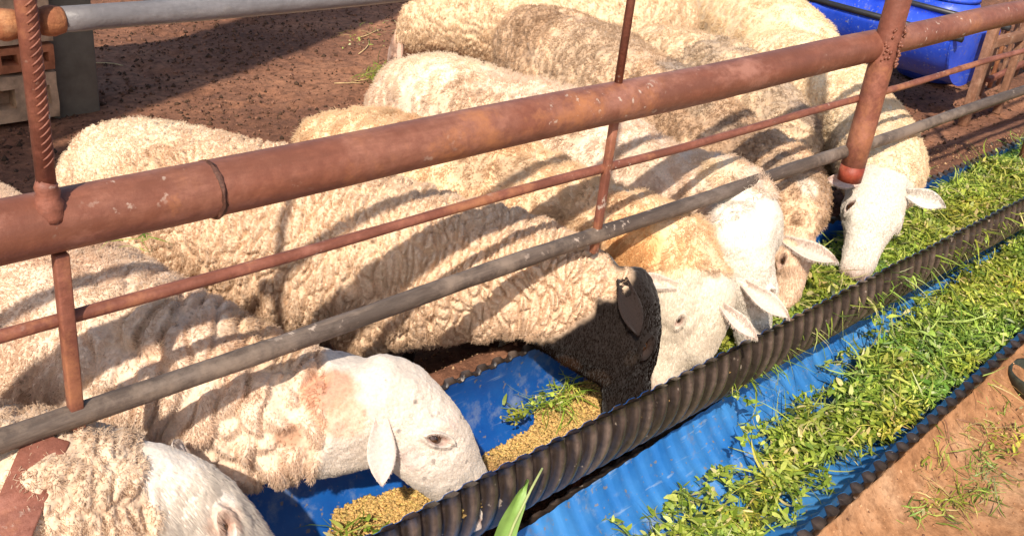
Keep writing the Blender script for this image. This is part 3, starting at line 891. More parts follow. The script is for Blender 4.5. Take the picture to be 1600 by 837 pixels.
    if nE > 0:
        allco = np.empty(len(me.vertices) * 3, np.float32); me.vertices.foreach_get("co", allco); allco = allco.reshape(-1, 3).astype(float)
        co2 = allco; ext = lambda a, v: np.concatenate([a, np.tile(np.asarray(v, float), (nE,) + (1,) * (a.ndim - 1)) if a.ndim > 1 else np.full(nE, v)])
        wool = ext(wool, 0.0); face = ext(face, 1.0); crack = ext(crack, 1.0); de = ext(de, 1.0)
        v1 = np.concatenate([v1, np.zeros((nE, 3))]); fr = np.concatenate([fr, np.repeat(fr[-1:], nE, 0)])
        if np.ndim(reg): reg = ext(reg, 0.0)
    nb = len(co2)
    tri = []
    lt = np.empty(len(me.loops), np.int32); me.loops.foreach_get("vertex_index", lt)
    ps = np.empty(len(me.polygons), np.int32); me.polygons.foreach_get("loop_start", ps)
    pt = np.empty(len(me.polygons), np.int32); me.polygons.foreach_get("loop_total", pt)
    q4 = ps[pt == 4]
    A = lt[q4]; B = lt[q4 + 1]; C = lt[q4 + 2]; D = lt[q4 + 3]
    T = np.concatenate([np.stack([A, B, C], 1), np.stack([A, C, D], 1)])
    T = T[(T < nb).all(1)]
    nm = me_normals(me)[:nb]
    pc = co2[T]; ar = np.linalg.norm(np.cross(pc[:, 1] - pc[:, 0], pc[:, 2] - pc[:, 0]), axis=1)
    ctr = pc.mean(1); wz = wool[T].mean(1); fz = face[T].mean(1)
    camv = np.array([0, 0, 1.6]) - ctr; nn_ = nm[T[:, 0]]
    vis = np.where((nn_ * unit_rows(camv)).sum(1) > -0.25, 1.0, 0.22)
    crk = crack[T].mean(1) if np.ndim(reg) == 0 else crack[T].mean(1) * reg[T].mean(1) + (1 - reg[T].mean(1))
    hi = sstep(0.2, 0.3, ctr[:, 2])
    dens = ar * vis * hi * (wz * (0.04 + 0.96 * crk) + fz * cfg.get('face_hair', 1.5) * sstep(0.015, 0.04, np.abs(de[T].mean(1) - 0.0)) )
    nh = cfg.get('hairs', 20000)
    pick = RNG.choice(len(T), nh, p=dens / dens.sum())
    u = RNG.random((nh, 2)); fl = u.sum(1) > 1; u[fl] = 1 - u[fl]
    w0 = 1 - u.sum(1)
    tv = T[pick]
    def itp(a): 
        return a[tv[:, 0]] * w0[:, None] + a[tv[:, 1]] * u[:, :1] + a[tv[:, 2]] * u[:, 1:]
    p0 = itp(co2); nn2 = unit_rows(itp(nm)); cc = itp(col[:nb])
    fw = itp(face[:nb, None])[:, 0]
    # locks: fibres lean to the middle of their cell
    vq = itp(v1 * np.array([sc[0], sc[1], sc[1]])); frp = fr[tv[:, 0]]
    tw = frp[:, 2] * vq[:, :1] + frp[:, 0] * vq[:, 1:2] + frp[:, 1] * vq[:, 2:3]
    Lw = st['hair'] * (0.6 + 0.8 * RNG.random(nh)) * (1 + 0.5 * fbm(p0 * 12, 7, 2))
    Lf = cfg.get('face_len', 0.005) * (0.6 + 0.8 * RNG.random(nh))
    isf = fw > 0.5
    Lh = np.where(isf, Lf, Lw)[:, None]
    comb_w = np.array([0, 0, -1.0]) * st.get('droop', 0.35) - frp[:, 2] * st.get('back', 0.1)
    comb_f = hx[None, :] * 1.5
    rnd = RNG.normal(size=(nh, 3))
    d0 = np.where(isf[:, None], nn2 * 0.55 + comb_f + rnd * 0.15, nn2 * 1.0 + comb_w * .6 + rnd * st.get('mess', 0.3) + tw * st.get('clump', 14.0))
    flow = np.stack([fbm(p0 * 22, 201, 2), fbm(p0 * 22, 202, 2), fbm(p0 * 22, 203, 2)], 1)
    d0 = unit_rows(d0 + np.where(isf[:, None], 0.25, st.get('flow', 0.7)) * flow)
    d1 = unit_rows(d0 + np.where(isf[:, None], comb_f * .5, comb_w * 1.0 + RNG.normal(size=(nh, 3)) * st.get('mess', 0.3)))
    d2 = unit_rows(d1 + np.where(isf[:, None], comb_f * .5, comb_w * 1.3 + RNG.normal(size=(nh, 3)) * st.get('curl', 0.5)))
    P = np.stack([p0 - nn2 * .001, p0 + d0 * Lh / 3, p0 + (d0 + d1) * Lh / 3, p0 + (d0 + d1 + d2) * Lh / 3], 1)
    hcur = bpy.data.hair_curves.new("fleece"); hcur.add_curves([4] * nh)
    hcur.attributes['position'].data.foreach_set("vector", P.astype(np.float32).ravel())
    ra = hcur.attributes.get('radius') or hcur.attributes.new('radius', 'FLOAT', 'POINT')
    rw = np.where(isf, cfg.get('face_rad', 0.00045), st.get('rad', 0.0009))[:, None] * np.array([1.0, 0.95, 0.75, 0.25])[None, :]
    ra.data.foreach_set("value", rw.astype(np.float32).ravel())
    ca = hcur.attributes.new('Col', 'FLOAT_COLOR', 'CURVE')
    tint = (1 + 0.14 * (RNG.random(nh) - 0.5))[:, None]
    c4 = np.ones((nh, 4), np.float32); c4[:, :3] = np.clip(cc * tint * st.get('gain', 1.05), 0, 0.88)
    ca.data.foreach_set("color", c4.ravel())
    hcur.materials.append(M_HAIR)
    ho = bpy.data.objects.new("fleece", hcur); COL.objects.link(ho); ho.parent = root; ho.matrix_parent_inverse = Matrix.Translation(-rp)
    return root

def unit_rows(a): return a / (np.linalg.norm(a, axis=1)[:, None] + 1e-12)

CREAM = (.74, .60, .42); WHITE = (.82, .74, .62); WARMW = (.80, .70, .56)
NECK = lambda a, b: (lambda s, u, c: sstep(a, b, s))
ST_CRACK = dict(lump=0.012, cell=(0.019, 0.056), depth=0.019, edge=0.22, fold=0.004, fold_len=0.06, hair=0.0075, droop=0.2, clump=8, mess=0.45, curl=0.8, rad=0.00042, wob=0.04, depth2=0.0035, cell2=0.009, flow=0.9)
ST_FOLD = dict(lump=0.014, cell=(0.036, 0.12), depth=0.027, edge=0.38, hair=0.013, droop=0.5, clump=7, mess=0.35, curl=0.7, rad=0.00045, wob=0.04, depth2=0.0018, where=NECK(0.50, 0.70))
ST_SOFT = dict(lump=0.018, cell=(0.045, 0.08), depth=0.010, edge=0.4, hair=0.016, droop=0.45, clump=6, mess=0.35, curl=0.7, rad=0.0005, flow=1.2, depth2=0.0012)
ST_CURLY = dict(lump=0.014, cell=(0.025, 0.04), depth=0.009, edge=0.35, hair=0.013, droop=0.3, clump=12, mess=0.4, curl=0.9, rad=0.0006, flow=1.0, depth2=0.002)
ST_MATTED = dict(lump=0.022, cell=(0.035, 0.07), depth=0.014, edge=0.3, hair=0.014, droop=0.4, clump=10, mess=0.4, curl=0.8, rad=0.0006, flow=1.3, depth2=0.002)

SHEEP = []
# near left corner, head down at the bottom edge
SHEEP.append(dict(seed=3, label="woolly sheep in the bottom left corner, fluffy white forehead at the bottom edge",
    spine=[(-.15, 2.25, .43, .15, .19, .19), (-.10, 2.05, .45, .20, .21, .22), (.03, 1.80, .44, .21, .21, .23), (.17, 1.57, .42, .18, .20, .22), (.30, 1.41, .45, .145, .165, .17), (.42, 1.29, .475, .125, .145, .15), (.52, 1.24, .43, .10, .10, .12)],
    poll=(.62, 1.225, .51), nose=(.76, 1.135, .235), dorsal=(.80, .05, .50), headw=.98, headd=1.02, plane=((.515, 1.24, .48), (.9, -.25, -.05)), style=ST_FOLD | dict(where=NECK(0.35, 0.6), hair=0.010, depth=.014, cell=(.030, .06)),
    wool=(.75, .58, .42), facecol=(.67, .60, .52), eye_at=(350, 822), dirt_amt=0.5, face_len=0.013, face_rad=.0005, face_hair=3.0, hairs=90000, cuts=(2, 1), refine=lambda c: (c[:, 2] > .25) & (c[:, 1] < 1.7), voxel=.007,
    spots=[((345, 812), .03, (.50, .30, .21), .5), ((200, 800), .04, (.45, .30, .2), .5)],
    ears=[dict(at=(.02, .20, -.13), dir=(.3, .6, .1), face=(.6, -.2, .5), L=.08, W=.045), dict(at=(.02, -.235, -.42), dir=(-.2, -.35, -.8), face=(-.5, -.7, .3), W=.055, L=.10)]))
# white faced sheep
SHEEP.append(dict(seed=11, label="white faced sheep with drooping ear, wrinkled neck and dark eye, eating yellow pellets",
    spine=[(.49, 2.45, .43, .15, .19, .19), (.50, 2.26, .45, .20, .21, .22), (.57, 1.92, .45, .215, .22, .24), (.68, 1.62, .43, .19, .21, .23), (.80, 1.46, .42, .155, .175, .18), (.92, 1.345, .42, .115, .125, .135), (1.02, 1.275, .42, .092, .09, .105)],
    poll=(1.108, 1.248, .482), nose=(1.238, 1.128, .190), dorsal=(.82, .12, .50), headw=.95, headd=1.06, plane=((.92, 1.36, .44), (.86, -.45, -.12)), eye=(.34, .238, -.20), eye_at=(683, 686), eye_rot=-.6, style=ST_FOLD | dict(hair=.009),
    wool=(.75, .575, .43), facecol=(.61, .53, .45), dirt_amt=0.6, stain=(.44, .25, .14), speck=0.6, face_len=0.0035, hairs=120000, cuts=(3, 1), refine=lambda c: (c[:, 2] > .28) & (c[:, 1] < 1.8), voxel=.007,
    spots=[((518, 605), .055, (.50, .22, .12), .75), ((540, 655), .045, (.62, .36, .22), .55), ((455, 690), .03, (.35, .16, .08), .7), ((640, 715), .03, (.52, .40, .36), .5), ((700, 655), .03, (.72, .56, .48), .5), ((215, 480), .10, (.60, .44, .30), .4), ((400, 480), .06, (.52, .35, .22), .5), ((.84, 1.42, .55), .10, (.55, .36, .20), .5)],
    ears=[dict(at=(.02, -.235, -.50), base=(594, 650), tip=(596, 756), dd=-.01, face=(-.45, -.85, .25), W=.066, col=(.57, .49, .42), inner=(.55, .46, .40), droop=0.0, curl=.22),
          dict(at=(.0, .20, -.05), dir=(-.15, .6, .15), face=(.5, -.2, .8), L=.08, W=.05)]))
# black headed sheep
SHEEP.append(dict(seed=23, label="curly cream fleeced sheep with a black head reaching under the fence",
    spine=[(1.02, 2.48, .42, .15, .19, .19), (1.06, 2.32, .44, .20, .215, .22), (1.20, 2.02, .45, .22, .225, .24), (1.36, 1.74, .45, .195, .21, .22), (1.48, 1.54, .475, .155, .165, .165), (1.59, 1.385, .49, .128, .135, .14), (1.67, 1.28, .445, .10, .10, .12)],
    poll=(1.765, 1.20, .455), nose=(1.70, 1.142, .165), dorsal=(1.0, -.15, .1), headw=.88, headd=1.12, eye=(.25, .24, -.24), extra=[[(1.56, 1.37, .46, .11, .11, .11), (1.62, 1.29, .40, .095, .095, .095), (1.665, 1.215, .335, .075, .075, .075), (1.685, 1.165, .27, .05, .05, .05)]], poll_face=True, plane=((1.572, 1.293, .470), (.63, -.13, -.76)), style=ST_CRACK,
    wool=(.71, .515, .35), facecol=(.010, .006, .0045), legcol=(.10, .07, .05), dirt_amt=0.5, stain=(.42, .26, .15), pink=(.028, .018, .014), face_len=0.0055, face_rad=.0004, hairs=150000, cuts=(2, 1), refine=lambda c: (c[:, 2] > .26), voxel=.007,
    spots=[((885, 565), .035, (.055, .028, .016), .6), ((940, 590), .03, (.04, .022, .013), .5), ((985, 560), .02, (.03, .02, .014), .5), ((1.02, 2.4, .62), .22, (.78, .64, .46), .8)],
    ears=[dict(at=(.02, -.235, -.42), base=(970, 436), tip=(996, 522), dd=-.03, face=(-.4, -.8, .4), W=.068, col=(.016, .010, .007), inner=(.017, .010, .008), droop=0.0, curl=.22),
          dict(at=(.05, .215, -.12), dir=(.3, .6, -.5), face=(.2, .6, .6), L=.10, W=.06, col=(.04, .025, .02), inner=(.06, .035, .03))]))
# orange necked white face next to the black head
SHEEP.append(dict(seed=31, label="orange necked sheep with a white face just right of the black head",
    spine=[(1.66, 2.36, .42, .15, .17, .19), (1.69, 2.22, .44, .19, .19, .22), (1.76, 1.98, .44, .205, .205, .24), (1.83, 1.73, .45, .185, .20, .22), (1.88, 1.52, .47, .15, .16, .165), (1.93, 1.37, .485, .125, .13, .14), (1.95, 1.29, .475, .11, .11, .12)],
    poll=(1.985, 1.205, .495), nose=(1.875, 1.14, .18), dorsal=(.55, -.65, .45), headw=1.25, headd=1.05, eye_s=.62, eye_at=(1042, 530), extra=[[(1.985, 1.235, .46, .08, .08, .08), (1.955, 1.195, .40, .085, .085, .085), (1.91, 1.17, .31, .06, .06, .06)]], face_x=0.02, style=ST_SOFT,
    wool=(.78, .57, .36), facecol=(.61, .53, .425), dirt_amt=0.5, stain=(.52, .29, .14), face_len=0.007, hairs=80000, cuts=(2, 1), refine=lambda c: (c[:, 2] > .28) & (c[:, 1] < 1.7), voxel=.008,
    spots=[((990, 385), .10, (.66, .37, .15), .85), ((1060, 400), .06, (.70, .48, .26), .6), ((1118, 430), .02, (.30, .18, .1), .6), ((700, 158), .07, (.40, .26, .16), .6), ((790, 160), .06, (.36, .24, .15), .6), ((600, 175), .06, (.5, .34, .2), .5), ((870, 320), .09, (.60, .42, .26), .5)],
    ears=[dict(at=(.34, .20, -.10), base=(1128, 478), tip=(1182, 528), dd=-.03, W=.046, droop=0), dict(at=(.02, -.21, -.10), base=(1058, 448), tip=(984, 428), dd=.0, W=.048)]))
# big white neck
SHEEP.append(dict(seed=41, label="sheep with a broad bright white neck and forehead in the middle of the feeding row",
    spine=[(2.17, 2.66, .42, .15, .18, .19), (2.19, 2.50, .44, .195, .205, .22), (2.23, 2.20, .44, .21, .215, .24), (2.26, 1.88, .46, .195, .205, .22), (2.25, 1.62, .49, .155, .165, .17), (2.25, 1.42, .525, .130, .14, .14), (2.22, 1.30, .52, .12, .125, .13)],
    poll=(2.20, 1.20, .53), nose=(2.28, 1.14, .20), dorsal=(.95, -.45, .3), headw=.92, headd=.95, plane=((2.22, 1.27, .56), (.1, -.85, -.5)), style=ST_SOFT,
    wool=(.75, .575, .43), facecol=(.66, .60, .51), dirt_amt=0.6, stain=(.48, .32, .18), face_len=0.006, hairs=60000, cuts=(2, 0), voxel=.008,
    spots=[((1170, 330), .11, (.70, .64, .55), .9), ((1190, 262), .03, (.42, .33, .27), .6), ((1000, 240), .08, (.5, .36, .24), .5), ((880, 205), .06, (.45, .32, .2), .5), ((1130, 220), .07, (.78, .62, .40), .6), ((2.19, 2.5, .62), .2, (.80, .68, .50), .7)],
    ears=[dict(at=(.22, -.22, -.10), base=(1162, 444), tip=(1232, 496), dd=-.04, W=.060, droop=0), dict(at=(.05, .21, -.10), dir=(.8, .3, -.1), face=(-.1, -.4, .9), L=.10, W=.045)]))
# pale brown narrow head
SHEEP.append(dict(seed=53, label="sheep with curly pale brown neck and dirty brown muzzle squeezed left of the red post",
    spine=[(3.05, 2.98, .44, .15, .19, .19), (3.02, 2.80, .46, .20, .22, .22), (2.93, 2.42, .46, .225, .225, .24), (2.82, 2.02, .46, .205, .21, .23), (2.73, 1.70, .46, .165, .17, .18), (2.66, 1.48, .50, .12, .13, .14), (2.59, 1.33, .50, .095, .10, .11)],
    poll=(2.49, 1.22, .50), nose=(2.42, 1.16, .20), dorsal=(.1, -.8, .5), headw=.82, headd=.9, face_x=0.12, style=ST_MATTED,
    wool=(.72, .51, .33), facecol=(.66, .48, .34), dirt_amt=0.85, dirt=.30, stain=(.32, .20, .12), face_len=0.008, hairs=60000, cuts=(1, 0), voxel=.008,
    spots=[((930, 70), .26, (.46, .33, .22), .7), ((1060, 105), .09, (.26, .20, .16), .75), ((1150, 195), .07, (.20, .14, .10), .7), ((1200, 175), .06, (.24, .17, .12), .7), ((1090, 165), .06, (.3, .22, .15), .6), ((1262, 290), .05, (.82, .72, .58), .6)],
    ears=[dict(at=(.12, -.16, -.0), base=(1226, 376), tip=(1308, 409), dd=-.06, W=.064, droop=0, col=(.62, .56, .50)), dict(at=(.02, .20, -.10), dir=(.8, .2, -.4), face=(.1, -.3, .9), L=.10, W=.05)]))
# right hand white head with both ears out
SHEEP.append(dict(seed=61, label="rightmost white headed sheep with both ears spread, muzzle in the green fodder",
    spine=[(3.95, 2.35, .42, .15, .18, .18), (3.90, 2.22, .44, .19, .20, .21), (3.78, 1.98, .44, .205, .205, .23), (3.62, 1.74, .43, .18, .19, .21), (3.44, 1.55, .45, .15, .16, .17), (3.25, 1.42, .475, .135, .14, .15), (3.05, 1.305, .485, .115, .12, .13)],
    poll=(2.885, 1.21, .545), nose=(2.70, 1.135, .30), dorsal=(-.50, -.50, .6), eye=(.36, .24, -.08), eye_rot=.6, eye_s=.9, headw=1.18, headd=.92, face_x=-0.12, style=ST_CURLY | dict(cell=(.03, .05), rad=.0006, hair=.010),
    wool=(.80, .63, .42), facecol=(.60, .545, .47), dirt_amt=0.3, face_len=0.005, hairs=70000, cuts=(2, 0), voxel=.008,
    ears=[dict(at=(.06, -.20, -.06), base=(1338, 287), tip=(1291, 281), dd=-.09, W=.055, droop=0.0, inner=(.58, .44, .38)), dict(at=(.10, .20, -.12), base=(1416, 303), tip=(1477, 319), dd=-.03, W=.072, droop=0.05, inner=(.60, .55, .49))]))
# between: body only seen, head lowered behind the row
SHEEP.append(dict(seed=67, label="grey stained sheep crowded behind the red post, its head down behind the others",
    spine=[(3.52, 2.62, .42, .15, .18, .19), (3.48, 2.45, .44, .19, .20, .21), (3.38, 2.15, .44, .205, .205, .23), (3.25, 1.88, .42, .18, .19, .21), (3.14, 1.72, .38, .14, .15, .15), (3.05, 1.62, .34, .105, .11, .12), (2.99, 1.56, .30, .09, .09, .10)],
    poll=(2.95, 1.52, .31), nose=(2.86, 1.44, .16), dorsal=(-.4, -.5, .7), headw=.92, face_x=0.0, style=ST_MATTED,
    wool=(.68, .50, .32), facecol=(.66, .55, .42), dirt_amt=0.7, dirt=.1, stain=(.26, .19, .14), hairs=25000, cuts=(1, 0), voxel=.009,
    spots=[((1260, 180), .09, (.26, .19, .15), .7), ((1230, 140), .07, (.40, .3, .22), .6)],
    ears=[dict(at=(.02, -.20, -.10), dir=(-.8, .2, -.3), face=(-.1, -.5, .8), L=.10, W=.05), dict(at=(.02, .20, -.10), dir=(.6, -.5, -.4), face=(.1, -.3, .9), L=.10, W=.05)]))
# sheep at the back, head down to the left over scattered fodder
SHEEP.append(dict(seed=71, label="curly coated sheep at the back with its head lowered over green scraps", grp=False, ground=0.0,
    spine=[(4.02, 2.98, .46, .15, .19, .19), (3.90, 3.02, .48, .20, .215, .22), (3.62, 3.12, .49, .225, .225, .25), (3.35, 3.25, .47, .21, .22, .24), (3.26, 3.38, .45, .17, .19, .20), (3.13, 3.54, .43, .14, .15, .16), (3.04, 3.67, .39, .11, .12, .13)],
    poll=(2.97, 3.76, .36), nose=(3.07, 3.99, .10), dorsal=(-.75, .3, .5), headw=.95, face_x=0.10, fleg=.66, style=ST_CURLY,
    wool=(.74, .55, .36), facecol=(.50, .31, .22), earin=(.5, .33, .25), dirt_amt=0.5, stain=(.45, .28, .16), hairs=45000, cuts=(1, 0), voxel=.008,
    ears=[dict(at=(.02, .20, -.10), dir=(-.4, -.5, -.5), face=(-.5, .2, .5), L=.10, W=.05), dict(at=(.02, -.20, -.10), dir=(.3, .8, -.3), face=(.1, .3, .9), L=.10, W=.05)]))
# cream rump at the top
SHEEP.append(dict(seed=83, label="smooth cream sheep at the top edge with its rump towards the red post", grp=False, ground=0.0,
    spine=[(4.20, 2.30, .45, .15, .19, .19), (4.26, 2.45, .47, .205, .22, .22), (4.42, 2.75, .48, .225, .225, .25), (4.60, 3.06, .47, .205, .215, .24), (4.72, 3.28, .50, .15, .17, .17), (4.80, 3.44, .56, .115, .13, .13), (4.86, 3.54, .62, .10, .10, .11)],
    poll=(4.92, 3.62, .72), nose=(5.02, 3.82, .60), dorsal=(.2, .2, .9), face_x=0.0, style=ST_SOFT | dict(depth=.004, lump=.008),
    wool=(.80, .62, .40), facecol=(.80, .72, .6), dirt_amt=0.25, stain=(.45, .33, .16), hairs=35000, cuts=(1, 0), voxel=.009,
    ears=[dict(at=(.02, .20, -.10), dir=(-.8, .2, -.2), face=(-.1, .1, .9), L=.10, W=.05), dict(at=(.02, -.20, -.10), dir=(.8, -.3, -.2), face=(.1, .1, .9), L=.10, W=.05)]))
import time as _t
for c in SHEEP:
    _t0 = _t.time(); sheep(c); print("sheep", c['seed'], round(_t.time() - _t0, 1))
# ------------------------------------------------------------------ fodder and feed
def ribbons(P0, az, pitch, Ln, Wd, bend, twist, seg=4):
    """curved flat strips; returns verts (n, seg+1, 2, 3)"""
    n = len(P0); V = np.zeros((n, seg + 1, 2, 3)); p = P0.copy()
    for k in range(seg + 1):
        t = k / seg
        a = az + bend[:, 0] * t; el = pitch + bend[:, 1] * t
        d = np.stack([np.cos(a) * np.cos(el), np.sin(a) * np.cos(el), np.sin(el)], 1)
        s = np.stack([-np.sin(a) * np.cos(twist), np.cos(a) * np.cos(twist), np.sin(twist)], 1)
        w = Wd * 0.5 * (1 - 0.85 * t ** 3) * (0.6 + 0.4 * min(1, t * 5))
        V[:, k, 0] = p - s * w[:, None]; V[:, k, 1] = p + s * w[:, None]
        p = p + d * (Ln / seg)[:, None]
    return V

def strip_faces(n, seg):
    b = (np.arange(n) * (seg + 1) * 2)[:, None]
    F = [np.stack([b[:, 0] + 2 * k, b[:, 0] + 2 * k + 1, b[:, 0] + 2 * k + 3, b[:, 0] + 2 * k + 2], 1) for k in range(seg)]
    return np.concatenate(F)

GREENS = np.array([(.13, .21, .024), (.25, .34, .042), (.37, .45, .068), (.49, .53, .12), (.56, .50, .23), (.07, .10, .018)])
def fodder(name, pts, nrm_up, scale=1.0, stems=0.45, label=None, cat=None, parent=None, pal=(.14, .24, .26, .18, .10, .08), lift=0.02, kind='stuff'):
    n = len(pts); k1 = int(n * stems)
    A = pts[:k1]
    az = RNG.uniform(0, 6.283, k1)
    patch = lambda P: (1 + .45 * fbm(P * np.array([7, 7, 1]), 301, 3))[:, None] * (1 + np.stack([.5 * fbm(P * np.array([5, 5, 1]), 303, 2), 0 * P[:, 0], -.3 * fbm(P * np.array([5, 5, 1]), 303, 2)], 1))
    V1 = ribbons(A + np.stack([np.zeros(k1), np.zeros(k1), RNG.uniform(-.004, lift, k1)], 1), az, RNG.normal(0.04, 0.17, k1), (.02 + .11 * RNG.random(k1) ** 1.6) * scale, RNG.uniform(.0012, .0046, k1) * scale,
                 np.stack([RNG.normal(0, 1.1, k1), RNG.normal(-.4, .6, k1)], 1), RNG.uniform(-.9, .9, k1))
    c1 = GREENS[RNG.choice(6, k1, p=pal)] * RNG.uniform(.75, 1.2, (k1, 1)) * patch(A)
    B = pts[k1:]; m = len(B)
    # leaflets: short broad ribbons
    V2 = ribbons(B + np.stack([np.zeros(m), np.zeros(m), RNG.uniform(0, lift, m)], 1), RNG.uniform(0, 6.283, m), RNG.normal(0.15, 0.5, m), (.007 + .026 * RNG.random(m) ** 2) * scale, (.004 + .009 * RNG.random(m) ** 2) * scale,
                 np.stack([RNG.normal(0, .3, m), RNG.normal(-.6, .6, m)], 1), RNG.uniform(-.8, .8, m), 3)
    c2 = GREENS[RNG.choice(6, m, p=pal)] * RNG.uniform(.75, 1.2, (m, 1)) * patch(B)
    F1 = strip_faces(k1, 4); F2 = strip_faces(m, 3) + k1 * 10
    VV = np.concatenate([V1.reshape(-1, 3), V2.reshape(-1, 3)])
    CC = np.concatenate([np.repeat(c1, 10, 0), np.repeat(c2, 8, 0)])
    o = link_mesh(name, np_mesh(name, VV, np.concatenate([F1, F2]), False, CC), M_GRASS, parent)
    return tag(o, label, cat, None, kind)

def pip(P, poly):
    x, y = P[:, 0], P[:, 1]; c = np.zeros(len(P), bool); n = len(poly)
    for i in range(n):
        x1, y1 = poly[i]; x2, y2 = poly[(i + 1) % n]
        m = ((y1 > y) != (y2 > y)) & (x < (x2 - x1) * (y - y1) / (y2 - y1 + 1e-12) + x1)
        c ^= m
    return c

def bank_mesh(name, poly, hf, mat, parent, step=0.012, col=None, edge=0.05):
    """a heap: top surface over a ragged outline, sinking at its border"""
    xs = np.arange(min(p[0] for p in poly) - .05, max(p[0] for p in poly) + .05, step)
    ys = np.arange(min(p[1] for p in poly) - .05, max(p[1] for p in poly) + .05, step)
    gx, gy = np.meshgrid(xs, ys); X = gx.ravel(); Y = gy.ravel()
    P = np.stack([X, Y, X * 0], 1)
    ins = pip(P + 0.025 * np.stack([fbm(P * 18, 3, 2), fbm(P * 18, 4, 2), 0 * X], 1), poly)
    i = np.arange(len(X)).reshape(len(ys), len(xs))
    F = np.stack([i[:-1, :-1].ravel(), i[:-1, 1:].ravel(), i[1:, 1:].ravel(), i[1:, :-1].ravel()], 1)
    F = F[ins[F].all(1)]
    V = np.stack([X, Y, hf(X, Y)], 1)
    c = np.tile(np.array(col), (len(V), 1)) * (1 + 0.4 * fbm(P * 40, 5, 2))[:, None]
    used = np.unique(F); rm = np.full(len(V), -1); rm[used] = np.arange(len(used))
    return link_mesh(name, np_mesh(name, V[used], rm[F], True, c[used]), mat, parent)

def sample_poly(poly, n, seed=0):
    x0, x1 = min(p[0] for p in poly), max(p[0] for p in poly); y0, y1 = min(p[1] for p in poly), max(p[1] for p in poly)
    out = []
    while sum(len(o) for o in out) < n:
        # denser near the camera so that near strands are resolved
        q = RNG.random((n * 2, 2)); P = np.stack([x0 + (x1 - x0) * q[:, 0], y0 + (y1 - y0) * q[:, 1], np.zeros(n * 2)], 1)
        J = 0.03 * np.stack([fbm(P * 18, 3, 2), fbm(P * 18, 4, 2), 0 * P[:, 0]], 1)
        out.append(P[pip(P + J, poly)])
    return np.concatenate(out)[:n]

def t1_floor(Y): return T1['zc'] - np.sqrt(np.clip(T1['r'] ** 2 - (Y - T1['yc']) ** 2, 0, 1))
def h_grass1(X, Y):
    P = np.stack([X, Y, X * 0], 1)
    h = 0.245 + 0.035 * fbm(P * 5, 21, 3) + 0.012 * fbm(P * 25, 22, 2) + 0.03 * sstep(3.2, 4.2, X)
    h = h - 0.5 * np.clip(np.abs(Y - T1['yc']) - 0.13, 0, 1)
    return h - 0.10 * (1 - sstep(2.15, 2.45, X))
PG1 = [(2.10, 1.11), (2.5, 1.105), (4.0, 1.105), (7.15, 1.105), (7.15, 1.40), (4.1, 1.40), (3.95, 1.36), (3.5, 1.37), (3.2, 1.34), (2.8, 1.33), (2.3, 1.30), (2.1, 1.22)]
g1 = bank_mesh("fodder_heap", PG1, h_grass1, M_SOILV, None, 0.014, (.07, .11, .02))  # base painted darker so the gaps between strands read as shade
tag(g1, "bright green chopped fodder filling the far half of the raised trough", "green fodder", None, 'stuff')
S1 = sample_poly(PG1, 38000); S1 = S1[RNG.random(len(S1)) < np.clip(1.5 - (S1[:, 0] - 2) / 6, .45, 1)]
S1[:, 2] = h_grass1(S1[:, 0], S1[:, 1])
fodder("fodder_strand", S1, None, 1.4, 0.32, parent=g1)

T2B = lambda X: 0.05 * np.clip(X - 1.7, -1.5, 1.8)
def t2_floor(X, Y): return 0.12 - np.sqrt(np.clip(0.255 ** 2 - (Y - 0.968 - T2B(X)) ** 2, 0, 1))
def h_grass2(X, Y):
    P = np.stack([X, Y, X * 0], 1); cl = 0.034 * fbm(P * 13, 77, 3)
    f = t2_floor(X, Y)
    deep = 0.045 + 0.075 * sstep(1.9, 3.0, X) + 0.02 * fbm(P * 5, 25, 3)
    h = np.maximum(f + 0.012, -0.13 + deep + 0.018 * fbm(P * 9, 27, 3) + 0.35 * (np.abs(Y - 1.0 - T2B(X)) ** 2))
    return h + np.maximum(cl, -.012)
PG2 = [(1.40, 1.02), (1.52, 1.05), (1.64, 1.02), (1.84, .98), (2.00, .94), (2.14, .98), (2.24, 1.05), (2.40, 1.09), (2.50, 1.01), (2.68, 1.05), (2.82, 1.10), (3.05, 1.11), (3.35, 1.13), (3.7, 1.16), (4.5, 1.2), (7.15, 1.24), (7.15, .86), (3.5, .84), (3.0, .82), (2.62, .80), (2.50, .83), (2.36, .875), (2.20, .905), (2.02, .90), (1.93, .86), (1.84, .81), (1.76, .77), (1.55, .76), (1.40, .80)]
g2 = bank_mesh("fodder_heap", PG2, h_grass2, M_SOILV, None, 0.012, (.07, .11, .02))  # same darkened base, shade between the stems put into its colour
tag(g2, "loose yellow green cut grass and leafy stems heaped in the blue ground trough", "green fodder", None, 'stuff')
S2 = np.concatenate([sample_poly([p for p in PG2], 27000), sample_poly([(1.25, .8), (2.9, .8), (2.9, 1.16), (1.25, 1.16)], 1)])
S2 = S2[(RNG.random(len(S2)) < np.clip(1.5 - (S2[:, 0] - 1.8) / 5, .35, 1))]
S2[:, 2] = h_grass2(S2[:, 0], S2[:, 1])
fodder("fodder_strand", S2, None, 1.5, 0.30, parent=g2)
# loose strands beyond the heap on the blue plastic and long arched stems
E_ = RNG.choice(len(S2), 900); L_ = S2[E_] + np.stack([RNG.normal(0, .05, 900), RNG.normal(0, .05, 900), np.zeros(900)], 1)
L_[:, 2] = np.maximum(t2_floor(L_[:, 0], L_[:, 1]) + .006, h_grass2(L_[:, 0], L_[:, 1]) - .0)
L_ = L_[(L_[:, 1] < 1.2 + T2B(L_[:, 0])) & (L_[:, 1] > .74 + T2B(L_[:, 0]))]
fodder("stray_strand", L_, None, 1.2, 0.7, parent=g2)

